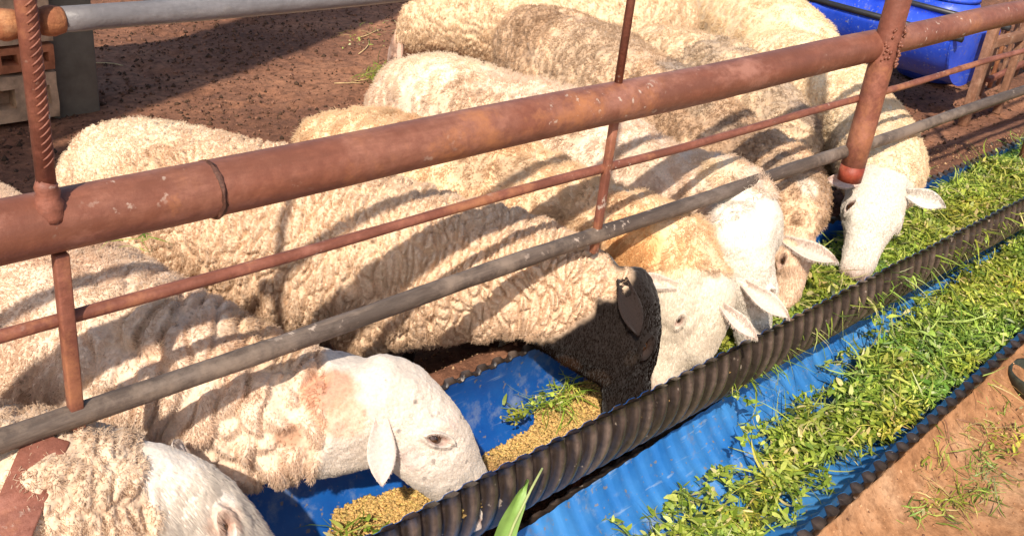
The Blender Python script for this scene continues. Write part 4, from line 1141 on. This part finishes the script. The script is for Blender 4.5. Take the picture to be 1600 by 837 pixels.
def long_stems(name, spec, parent, col=(.30, .40, .10)):
    """arched stems with small leaflets: spec rows (x, y, z, azimuth, pitch, length, radius)"""
    VV, FF, CC = [], [], []; off = 0; leaves = []
    for (x, y, z, az, el, L, r) in spec:
        p = np.array([x, y, z], float); n = 9; ring = []
        for k in range(n):
            t = k / (n - 1)
            d = np.array([math.cos(az) * math.cos(el), math.sin(az) * math.cos(el), math.sin(el)])
            s = unit(np.cross(d, (0, 0, 1))); u = np.cross(s, d)
            for a in (0, 2.09, 4.19): ring.append(p + (s * math.cos(a) + u * math.sin(a)) * r * (1.1 - .6 * t))
            if k > 1:
                for q in range(3):
                    leaves.append((p + RNG.normal(0, .003, 3), RNG.uniform(0, 6.28)))
            p = p + d * L / (n - 1); el -= (0.16 + random.random() * .1); az += random.uniform(-.15, .15)
        VV.append(np.array(ring))
        for k in range(n - 1):
            for a in range(3): FF.append((off + k * 3 + a, off + k * 3 + (a + 1) % 3, off + (k + 1) * 3 + (a + 1) % 3, off + (k + 1) * 3 + a))
        CC.append(np.tile(np.array(col) * random.uniform(.7, 1.2), (len(ring), 1))); off += len(ring)
    Lp = np.array([l[0] for l in leaves]); m = len(Lp)
    big = RNG.random(m) ** 1.5
    V2 = ribbons(Lp, np.array([l[1] for l in leaves]), RNG.normal(.1, .4, m), .012 + .022 * big, .006 + .010 * big, np.stack([RNG.normal(0, .3, m), RNG.normal(-.5, .5, m)], 1), RNG.uniform(-.8, .8, m), 3)
    c2 = GREENS[RNG.choice(5, m, p=(.15, .3, .3, .2, .05))] * RNG.uniform(.85, 1.3, (m, 1))
    F = np.concatenate([np.array(FF), strip_faces(m, 3) + off])
    o = link_mesh(name, np_mesh(name, np.concatenate(VV + [V2.reshape(-1, 3)]), F, False, np.concatenate(CC + [np.repeat(c2, 8, 0)])), M_GRASS, parent)
    return tag(o, kind='stuff')
sp = []
for k in range(420):
    x = random.uniform(1.5, 4.6); y = random.uniform(.84, 1.04) + T2B(x) * .8
    sp.append((x, y, float(h_grass2(np.array([x]), np.array([y]))[0]) + .005, random.uniform(0, 6.28), random.uniform(-.05, .55), random.uniform(.07, .19), random.uniform(.0009, .0018)))
for x, y in ((2.98, 1.12), (3.02, 1.10), (3.1, 1.13), (3.05, 1.16), (3.2, 1.16), (2.2, 1.08), (2.12, 1.05), (3.3, 1.15)):
    sp.append((x, y, 0.0, random.uniform(1.5, 3.6), random.uniform(.9, 1.4), random.uniform(.14, .24), .0016))
long_stems("leafy_stem", sp, g2)
sp = []
for k in range(220):
    x = random.uniform(2.3, 5.2); y = random.uniform(1.14, 1.34)
    sp.append((x, y, float(h_grass1(np.array([x]), np.array([y]))[0]), random.uniform(0, 6.28), random.uniform(.1, .7), random.uniform(.07, .15), .0012))
long_stems("leafy_stem", sp, g1)

# pelleted feed
def pellets(name, poly, level, n, label, dark=None, layers=3, tilt=0.0):
    def hf(X, Y):
        P = np.stack([X, Y, X * 0], 1)
        return np.maximum(t1_floor(Y) + 0.003, level + 0.010 * fbm(P * 11, 33, 3) + tilt * (T1['yc'] - Y))
    base = bank_mesh("pellet_heap", poly, lambda X, Y: hf(X, Y) - .004, M_SOILV, None, 0.01, (.30, .19, .07))
    tag(base, label, "animal feed", None, 'stuff')
    P = sample_poly(poly, n); P[:, 2] = hf(P[:, 0], P[:, 1]) + RNG.uniform(-.002, .006, n)
    a = RNG.uniform(0, 6.283, n); e = RNG.normal(0, .35, n)
    d = np.stack([np.cos(a) * np.cos(e), np.sin(a) * np.cos(e), np.sin(e)], 1)
    s = unit_rows(np.cross(d, [0, 0, 1.0])); u = np.cross(s, d)
    L = RNG.uniform(.003, .0065, n)[:, None]; r = RNG.uniform(.0020, .0027, n)[:, None]
    V = []
    for sg in (-1, 1):
        for k in range(6):
            q = k * math.pi / 3
            V.append(P + d * L * sg + (s * math.cos(q) + u * math.sin(q)) * r)
    V = np.stack(V, 1).reshape(-1, 3); b = np.arange(n)[:, None] * 12
    Q = np.concatenate([b + np.array([[k, (k + 1) % 6, 6 + (k + 1) % 6, 6 + k]]) for k in range(6)])
    H1 = b + np.array([[5, 4, 3, 2, 1, 0]]); H2 = b + np.array([[6, 7, 8, 9, 10, 11]])
    c = np.array([(.52, .34, .12)]) * RNG.uniform(.7, 1.25, (n, 1)) * (1 + RNG.normal(0, .04, (n, 3)))
    if dark is not None:
        w = np.clip(1 - np.linalg.norm((P - np.array(dark[:3])) / np.array([.10, .08, .2]), axis=1), 0, 1)[:, None] ** .5
        c = c * (1 - w * .8) + np.array([.17, .08, .04]) * w * .8
    o = link_mesh("feed_pellet", np_mesh("feed_pellet", V, [Q, H1, H2], True, np.repeat(c, 12, 0)), M_PELLET, base)
    tag(o, kind='stuff')
    return base
PP1 = [(.55, 1.10), (1.24, 1.10), (1.28, 1.16), (1.17, 1.24), (1.11, 1.295), (1.01, 1.34), (.955, 1.325), (.90, 1.28), (.80, 1.30), (.55, 1.30)]
PP2 = [(1.22, 1.10), (2.15, 1.10), (2.2, 1.3), (1.95, 1.36), (1.78, 1.36), (1.66, 1.355), (1.55, 1.34), (1.46, 1.29), (1.38, 1.30), (1.30, 1.255), (1.24, 1.19)]
pellets("pellets", PP1, .158, 9000, "golden brown feed pellets in the trough under the white faced sheep's chin", tilt=.02)
pb = pellets("pellets", PP2, .155, 13000, "golden feed pellets beside the black head, browner and damp at the left end", dark=(1.30, 1.20, .15), tilt=.05)
def scraps(name, pts, n, spread, label, parent=None, pal=(.25, .3, .25, .1, .05, .05), scale=1.0, lift=.02, stems=.6):
    P = []
    for (x, y, z) in pts:
        k = n // len(pts); q = RNG.normal(0, 1, (k, 3)) * np.array([spread, spread * .7, 0.004]); P.append(q + np.array([x, y, z]))
    return fodder(name, np.concatenate(P), None, scale, stems, label, "green fodder" if label else None, parent, pal, lift)
scraps("fodder_scrap", [(1.60, 1.315, .175), (1.66, 1.33, .18), (1.55, 1.33, .18), (1.48, 1.33, .175)], 240, .022, "bright green leaves scattered on the pellets left of the black muzzle")
scraps("fodder_scrap", [(.93, 1.21, .175), (.90, 1.24, .18), (.97, 1.23, .175)], 60, .018, "few green stems lying on the pellets left of the white faced sheep", scale=1.1)

# broad leaf bent over the rim at the bottom of the picture
def broad_leaf():
    root = empty("broad_leaf", (1.14, 1.0, .16), "broad pale green leaf and its bent stem sticking up at the trough rim, bottom centre", "leaf")
    pts = [np.array(p) for p in ((1.05, .99, .10), (1.09, 1.0, .17), (1.13, 1.015, .23), (1.175, 1.03, .285), (1.205, 1.04, .315))]
    V = []; m = 7
    for i in range(15):
        t = i / 14; k = min(int(t * 4), 3); f = t * 4 - k; c = pts[k] * (1 - f) + pts[k + 1] * f
        w = .026 * math.sin(math.pi * min(1, t * .82 + .12)) ** .8 * (1 - t ** 5)
        s = unit(np.array([.75, -.35, -.45]))
        for j in range(m):
            q = j / (m - 1) * 2 - 1
            V.append(c + s * (w * q) + np.array([-.3, -.7, .5]) * (abs(q) * .010 + .003 * math.sin(i * 1.7 + q * 3)))
    V2 = [v + np.array([.1, .3, -.2]) * .003 for v in V]; n = len(V)
    F = []
    for i in range(14):
        for j in range(m - 1):
            a = i * m + j; F.append((a, a + 1, a + m + 1, a + m)); F.append((a + n, a + m + n, a + m + 1 + n, a + 1 + n))
    me = np_mesh("blade", np.array(V + V2), np.array(F), True, np.tile(np.array([.26, .42, .10]), (2 * n, 1)))
    link_mesh("leaf_blade", me, M_GRASS, root)
    mb = MB(); mb.tube([(1.06, .985, .06), (1.10, .995, .17), (1.15, 1.01, .25), (1.20, 1.02, .31), (1.235, 1.03, .335)], [.003, .0032, .003, .0026, .0022], 8)
    o = mb.build("leaf_stem", M_GRASS, root)
    a = o.data.color_attributes.new("Col", 'FLOAT_COLOR', 'POINT')
    a.data.foreach_set("color", np.tile(np.array([.42, .48, .20, 1], np.float32), len(o.data.vertices)))
broad_leaf()

# ------------------------------------------------------------------ front soil litter
def frontz(x, y): return float(front_height(np.array([x]), np.array([y]))[0])
for lab, pts, n, sp_ in (("thin patch of cut grass on the ochre soil at the bottom right", [(2.38, .60), (2.50, .575), (2.62, .60), (2.30, .63), (2.75, .62), (2.86, .63)], 520, .05),
                         ("sparse dry grass strands on the soil beside the ground trough rim", [(2.55, .72), (2.75, .70), (2.95, .70), (2.4, .70)], 170, .045)):
    q = [(x, y, frontz(x, y) + .006) for x, y in pts]
    scraps("grass_scrap", q, n, sp_, lab, pal=(.12, .2, .2, .2, .22, .06), lift=.006)
# crumbs
def crumbs(name, P, rmin, rmax, cols, label, cat="soil crumbs", parent=None):
    n = len(P); r = RNG.uniform(rmin, rmax, (n, 1)) * (.5 + RNG.random((n, 1)) ** 3)
    base = np.array([(1, 0, 0), (-1, 0, 0), (0, 1, 0), (0, -1, 0), (0, 0, 1), (0, 0, -.6)])
    V = P[:, None, :] + base[None] * r[:, None, :] * RNG.uniform(.5, 1.3, (n, 6, 1))
    T = np.array([(0, 2, 4), (2, 1, 4), (1, 3, 4), (3, 0, 4), (2, 0, 5), (1, 2, 5), (3, 1, 5), (0, 3, 5)])
    F = (np.arange(n)[:, None, None] * 6 + T[None]).reshape(-1, 3)
    c = np.array(cols)[RNG.choice(len(cols), n)] * RNG.uniform(.7, 1.3, (n, 1))
    o = link_mesh(name, np_mesh(name, V.reshape(-1, 3), F, True, np.repeat(c, 6, 0)), M_CLOD, parent)
    return tag(o, label, cat, None, 'stuff')
X = RNG.uniform(.8, 6.5, 30000); Y = RNG.uniform(1.9, 6.5, 30000); keep = RNG.random(30000) < np.clip(.75 + .9 * fbm(np.stack([X, Y, X * 0], 1) * 1.4, 61, 3), .05, 1)
X, Y = X[keep], Y[keep]
crumbs("dung_crumb", np.stack([X, Y, pen_height(X, Y) + .002], 1), .004, .014, [(.10, .05, .03), (.16, .08, .05), (.22, .11, .07), (.06, .035, .022), (.09, .05, .03)], "trampled dung and soil crumbs scattered over the pen floor")
X = RNG.uniform(1.3, 5.0, 5000); Y = RNG.uniform(1.45, 1.95, 5000)
crumbs("feed_crumb", np.stack([X, Y, pen_height(X, Y) + .001], 1), .003, .007, [(.30, .15, .08), (.42, .26, .14), (.20, .10, .06)], "gritty crumbs on the earth bank behind the raised trough")
X = RNG.uniform(1.6, 4.0, 2600); Y = RNG.uniform(.1, .82, 2600); k = Y < near_rim(X) - .01; X, Y = X[k], Y[k]
crumbs("soil_crumb", np.stack([X, Y, front_height(X, Y) + .001], 1), .0015, .006, [(.34, .17, .08), (.46, .26, .14), (.16, .08, .05)], "small crumbs on the ochre soil in front of the ground trough")
# dark twigs
def twig(pts, r, label, grp=None):
    mb = MB(); mb.tube(pts, [r * (1 - .5 * i / len(pts)) for i in range(len(pts))], 6)
    q = pts[len(pts) // 2]; mb.tube([q, (q[0] + .02, q[1] - .015, q[2] + .01), (q[0] + .03, q[1] - .035, q[2] + .008)], r * .6, 5)
    return mb
z0 = lambda x, y: frontz(x, y) + .004
mb = twig([(2.60, .735, .05), (2.61, .73, z0(2.61, .73) + .02), (2.60, .70, z0(2.6, .7)), (2.585, .665, z0(2.585, .665))], .0022, "")
o = mb.build("twig", M_TIMBER); tag(o, "thin dark twig hanging over the near rim of the ground trough", "twig")
mb = twig([(2.70, .735, z0(2.7, .73)), (2.78, .70, z0(2.78, .70)), (2.84, .66, z0(2.84, .66)), (2.93, .64, z0(2.93, .64))], .0022, "")
o = mb.build("twig", M_TIMBER); tag(o, "crooked brown twig lying on the soil right of the hanging twig", "twig")
# straw pieces on the pen floor
def straw(spec, label):
    x, y, a, L = spec; mb = MB(); z = lambda x, y: float(pen_height(np.array([x]), np.array([y]))[0]) + .008
    pts = [(x + math.cos(a + .25 * t) * L * t, y + math.sin(a + .25 * t) * L * t) for t in (0, .33, .66, 1)]
    mb.tube([(px, py, z(px, py)) for px, py in pts], .0028, 5)
    return tag(mb.build("straw", M_STRAW), label, "straw")
straw((1.68, 3.62, -.5, .16), "pale straw lying in the dark shade just above the cream rump")
straw((1.33, 3.30, .1, .20), "pale straw lying in the shade left of the cream rump")
straw((3.25, 4.45, .5, .30), "long straw on the brown pen floor above the orange sheep's back")
straw((3.45, 4.75, .1, .26), "straw at the edge of the shadow near the top of the picture")
for i_, (x_, y_, a_, L_, t_) in enumerate(((2.05, 4.75, 2.0, .14, "short straw on the sunlit earth just above the long shadow"), (2.6, 3.55, .9, .12, "short straw on the brown floor near the back of the orange sheep"),
        (2.85, 4.1, -.6, .15, "bent straw on the trampled floor between the shadow and the green scraps"), (1.15, 2.95, .4, .13, "straw in the dark corner left of the cream rump, nearest the rail"))):
    straw((x_, y_, a_, L_), t_)
scraps("fodder_scrap", [(3.10, 4.02, .03), (3.16, 4.10, .03), (3.04, 3.98, .03)], 330, .05, "small heap of green scraps at the muzzle of the sheep at the back", scale=1.15)
scraps("fodder_scrap", [(3.55, 4.75, .02), (3.8, 4.85, .02), (3.4, 4.6, .02)], 70, .10, "sparse green and dry strands along the shadow edge at the back", pal=(.1, .15, .1, .2, .35, .1))
scraps("fodder_scrap", [(.74, 1.72, .69)], 40, .035, "few green grass blades resting on the white faced sheep's back", scale=.8, lift=.006)

# ------------------------------------------------------------------ brick pier behind, upper left
pier = empty("brick_pier", (1.1, 4.2, 0), "pier of stacked red brick and hollow tan blocks beside a grey rendered column", "pier")
mb = MB(); mb.box((1.60, 4.35, .45), (.20, .30, 1.1), None, .012); mb.build("rendered_column", M_CONC, pier)
mb = MB(); mb.box((1.02, 4.38, .45), (.92, .26, 1.1), None, .01); mb.build("mortar_core", M_HOLE, pier)
def hollow_block(c, size, mat, holes):
    """a block whose front face (towards -Y) has recessed cores"""
    w, d, h = size; bm = bmesh.new()
    xs = [-w / 2]; 
    for k in range(holes):
        a = -w / 2 + w * (k + .5) / holes; hw = w / holes * .31; xs += [a - hw, a + hw]
    xs.append(w / 2); zs = [-h / 2, -h * .2, h * .22, h / 2]
    V = {}
    for i, x in enumerate(xs):
        for j, z in enumerate(zs): V[i, j] = bm.verts.new((x + random.uniform(-.003, .003), -d / 2 + random.uniform(-.002, .002), z + random.uniform(-.002, .002)))
    B = [bm.verts.new(p) for p in ((-w / 2, d / 2, -h / 2), (w / 2, d / 2, -h / 2), (w / 2, d / 2, h / 2), (-w / 2, d / 2, h / 2))]
    for i in range(len(xs) - 1):
        for j in range(3):
            q = [V[i, j], V[i + 1, j], V[i + 1, j + 1], V[i, j + 1]]
            if j == 1 and i % 2 == 1:
                r = [bm.verts.new(v.co + Vector((0, d * .7, 0))) for v in q]
                for a in range(4): bm.faces.new((q[a], q[(a + 1) % 4], r[(a + 1) % 4], r[a]))
                bm.faces.new(r)
            else: bm.faces.new(q)
    n = len(xs) - 1
    bm.faces.new([B[0], B[1]] + [V[i, 0] for i in range(n, -1, -1)]); bm.faces.new([V[i, 3] for i in range(n + 1)] + [B[2], B[3]])
    bm.faces.new([V[0, j] for j in range(4)] + [B[3], B[0]]); bm.faces.new([V[n, j] for j in range(3, -1, -1)] + [B[1], B[2]])
    bmesh.ops.recalc_face_normals(bm, faces=bm.faces)
    me = bpy.data.meshes.new("block"); bm.to_mesh(me); bm.free()
    o = link_mesh("brick", me, mat, pier); o.location = Vector(c) - Vector((0, 0, 0)); o.rotation_euler = (0, 0, random.uniform(-.02, .02)); return o
z = 0.02; row = 0
while z < .95:
    red = row % 2 == 1; h = .115 if red else .205
    x = .62 + (.12 if red else 0)
    while x < 1.48:
        w = .22 if red else .30
        w2 = min(w, 1.52 - x)
        if w2 > .08: hollow_block((x + w2 / 2 - .005, 4.215 + random.uniform(-.008, .008), z + h / 2), (w2 - .014, .12, h - .014), M_BRICK if red else M_BLOCK, 1 if w2 < .2 else 2)
        x += w
    z += h; row += 1
# added unseen sheets on posts, outlined to cast the long shadow on the pen floor
def sheet(corners, z, name, label):
    (x0, y0), (x1, y1), (x2, y2), (x3, y3) = corners
    V = []; nx, ny = 60, 2
    for i in range(nx):
        u = i / (nx - 1)
        for j in range(ny):
            v = j
            x = (x0 * (1 - u) + x1 * u) * (1 - v) + (x3 * (1 - u) + x2 * u) * v; y = (y0 * (1 - u) + y1 * u) * (1 - v) + (y3 * (1 - u) + y2 * u) * v
            V.append((x, y, z + .012 * math.sin(u * 90)))
    F = [(i * 2, i * 2 + 1, i * 2 + 3, i * 2 + 2) for i in range(nx - 1)]
    V2 = [(a, b, c + .003) for a, b, c in V]; F += [tuple(k + len(V) for k in f[::-1]) for f in F]
    root = empty(name, (x0, y0, 0), label, "shed roof")
    link_mesh("shade_panel", np_mesh("shade_panel", np.array(V + V2), np.array(F), True), M_SHEET, root)
    for (px, py) in corners[:1] + corners[3:]:
        mb = MB(); mb.tube([(px, py, 0), (px, py, z)], .04, 10); mb.build("post", M_POST, root)
RZ = 2.6; sh = (LIGHT.x / -LIGHT.z * RZ, LIGHT.y / -LIGHT.z * RZ)
def up(p): return (p[0] - sh[0], p[1] - sh[1])
sheet([up((.3, 3.45)), up((4.6, 5.38)), up((4.6, 6.10)), up((.3, 4.10))], RZ, "shade_awning", "narrow unseen iron awning on posts, added to cast the long shadow on the pen floor")
sheet([up((.2, 2.7)), up((1.55, 3.05)), up((2.0, 4.1)), up((.2, 3.9))], RZ - .25, "shade_awning", "low unseen iron awning on posts, added to shade the left of the pen floor")  # second unseen sheet, added only for the shade it drops

# ------------------------------------------------------------------ half drum and rusty frame, upper right
def half_drum():
    root = empty("drum_trough", (5.55, 2.55, 0), "royal blue plastic half drum trough with a black rim standing in an iron frame", "drum trough")
    cx, cz, R = 5.58, .50, .30; y0, y1 = 2.10, 3.30
    def shell(r, name, mat):
        V = []; nA, nY = 26, 26
        for j in range(nY):
            y = y0 + (y1 - y0) * j / (nY - 1)
            rr = r + .008 * math.exp(-((j - 8) / .9) ** 2) + .008 * math.exp(-((j - 17) / .9) ** 2)
            for i in range(nA):
                a = math.pi + math.pi * i / (nA - 1)
                V.append((cx + math.cos(a) * rr, y, cz + math.sin(a) * rr * .95))
        F = []
        for j in range(nY - 1):
            for i in range(nA - 1): F.append((j * nA + i, j * nA + i + 1, (j + 1) * nA + i + 1, (j + 1) * nA + i))
        return V, F, nA, nY
    V, F, nA, nY = shell(R, 0, 0); Vi, Fi, _, _ = shell(R - .008, 0, 0); n = len(V)
    F2 = F + [tuple(k + n for k in f[::-1]) for f in Fi]
    for j in range(nY - 1):
        for i in (0, nA - 1): F2.append((j * nA + i, (j + 1) * nA + i, (j + 1) * nA + i + n, j * nA + i + n))
    mb = MB(); mb.add(V + Vi, F2)
    o = mb.build("drum_shell", M_DRUM, root)
    for y in (y0, y1):
        mb = MB(); P = []
        for yy in (y - .006, y + .006):
            for i in range(nA):
                a = math.pi + math.pi * i / (nA - 1); P.append((cx + math.cos(a) * (R + .004), yy, cz + math.sin(a) * (R + .004) * .95))
        Fq = [tuple(range(nA)), tuple(range(2 * nA - 1, nA - 1, -1))] + [(i, i + nA, i + 1 + nA, i + 1) for i in range(nA - 1)] + [(0, nA - 1, 2 * nA - 1, nA)]
        mb.add(P, Fq); mb.build("drum_end", M_DRUM, root, False)
    for sx in (-1, 1):
        mb = MB(); mb.tube([(cx + sx * R, y0 - .05, cz + .01), (cx + sx * R, y1 + .05, cz + .01)], .017, 10); mb.build("rim_pipe", M_BLACK, root)
    for (lx, ly) in ((cx - R, y0 + .35), (cx - R, y1), (cx + R, y1)):
        mb = MB(); mb.tube([(lx, ly, cz), (lx, ly, 0)], .014, 8); mb.build("leg", M_BLACK, root)
half_drum()
def timber(a, b, w, d, mat, name, parent):
    a, b = Vector(a), Vector(b); t = (b - a).normalized(); s = Vector((0, 1, 0)) if abs(t.y) < .9 else Vector((0, 0, 1)); s = (s - t * s.dot(t)).normalized(); r = t.cross(s)
    M = Matrix((r, s, t)).transposed(); mb = MB(); mb.box((a + b) / 2, (w, d, (b - a).length), M, .004); return mb.build(name, mat, parent)
fr_ = empty("frame", (6.0, 2.1, 0), "rusty brown frame of square bars at the right end of the blue drum trough", "frame")
timber((5.60, 2.03, 0), (5.60, 2.03, .56), .05, .05, M_TIMBER, "upright", fr_)
timber((6.05, 2.03, .0), (6.05, 2.03, .66), .04, .04, M_TIMBER, "upright", fr_)
timber((5.628, 2.03, .46), (6.028, 2.03, .46), .05, .045, M_TIMBER, "crossbar", fr_)
timber((5.628, 2.03, .09), (6.028, 2.03, .09), .05, .045, M_TIMBER, "crossbar", fr_)
gt = empty("gate", (7.2, 2.4, 0), "rusty barred gate beyond the blue drum at the right edge", "gate")
for k in range(9):
    x = 6.30 + k * .19; timber((x, 2.25 + .02 * k, .0 + .02 * (k % 2)), (x + random.uniform(-.03, .03), 2.25 + .02 * k, .9), .035 if k % 3 else .06, .02, M_ORANGE if k % 2 else M_TIMBER, "bar", gt)
for zz in (.12, .48, .86): timber((6.25, 2.205, zz), (8.2, 2.39, zz), .03, .03, M_POST, "crossbar", gt)
# barrel far side, blue, partly behind the frame
def barrel():
    root = empty("barrel", (6.25, 2.62, 0), "dark blue upright plastic barrel behind the rusty frame", "barrel")
    mb = MB(); rs = [.18, .205, .215, .222, .218, .222, .218, .222, .215, .20, .17]; mb.tube([(6.35, 2.62, .02 + i * .05) for i in range(11)], rs, 28)
    mb.build("barrel_body", M_DRUM, root)
    mb = MB(); mb.tube([(6.35, 2.62, .515), (6.35, 2.62, .54)], [.185, .18], 28); mb.build("barrel_lid", M_DRUM, root)
barrel()
scraps("dry_straw", [(6.9, 3.2, .03), (7.3, 3.0, .03), (6.6, 3.6, .03)], 600, .25, "dry straw strewn on the pen floor behind the rusty gate", pal=(.02, .05, .08, .15, .65, .05), scale=1.5)

# dark bowl at the right edge
root = empty("rubber_bowl", (3.17, .665, -.05), "dark round rubber bowl on the soil, cut by the right edge of the picture", "bowl")
bm = bmesh.new(); prof = [(.0, .012), (.05, .012), (.078, .018), (.090, .050), (.096, .060), (.104, .060), (.106, .050), (.094, .0), (.0, -.004)]
nS = 40; rings = []
for (r, z) in prof[1:-1]:
    rings.append([bm.verts.new((math.cos(2 * math.pi * k / nS) * r, math.sin(2 * math.pi * k / nS) * r, z)) for k in range(nS)])
for a, b in zip(rings[:-1], rings[1:]):
    for k in range(nS): bm.faces.new((a[k], a[(k + 1) % nS], b[(k + 1) % nS], b[k]))
bm.faces.new(rings[0][::-1]); bm.faces.new(rings[-1])
bmesh.ops.recalc_face_normals(bm, faces=bm.faces)
me = bpy.data.meshes.new("bowl"); bm.to_mesh(me); bm.free(); me.polygons.foreach_set("use_smooth", [True] * len(me.polygons))
o = link_mesh("bowl_shell", me, M_BOWL, root); o.location = (3.17, .665, frontz(3.1, .6) + .004)
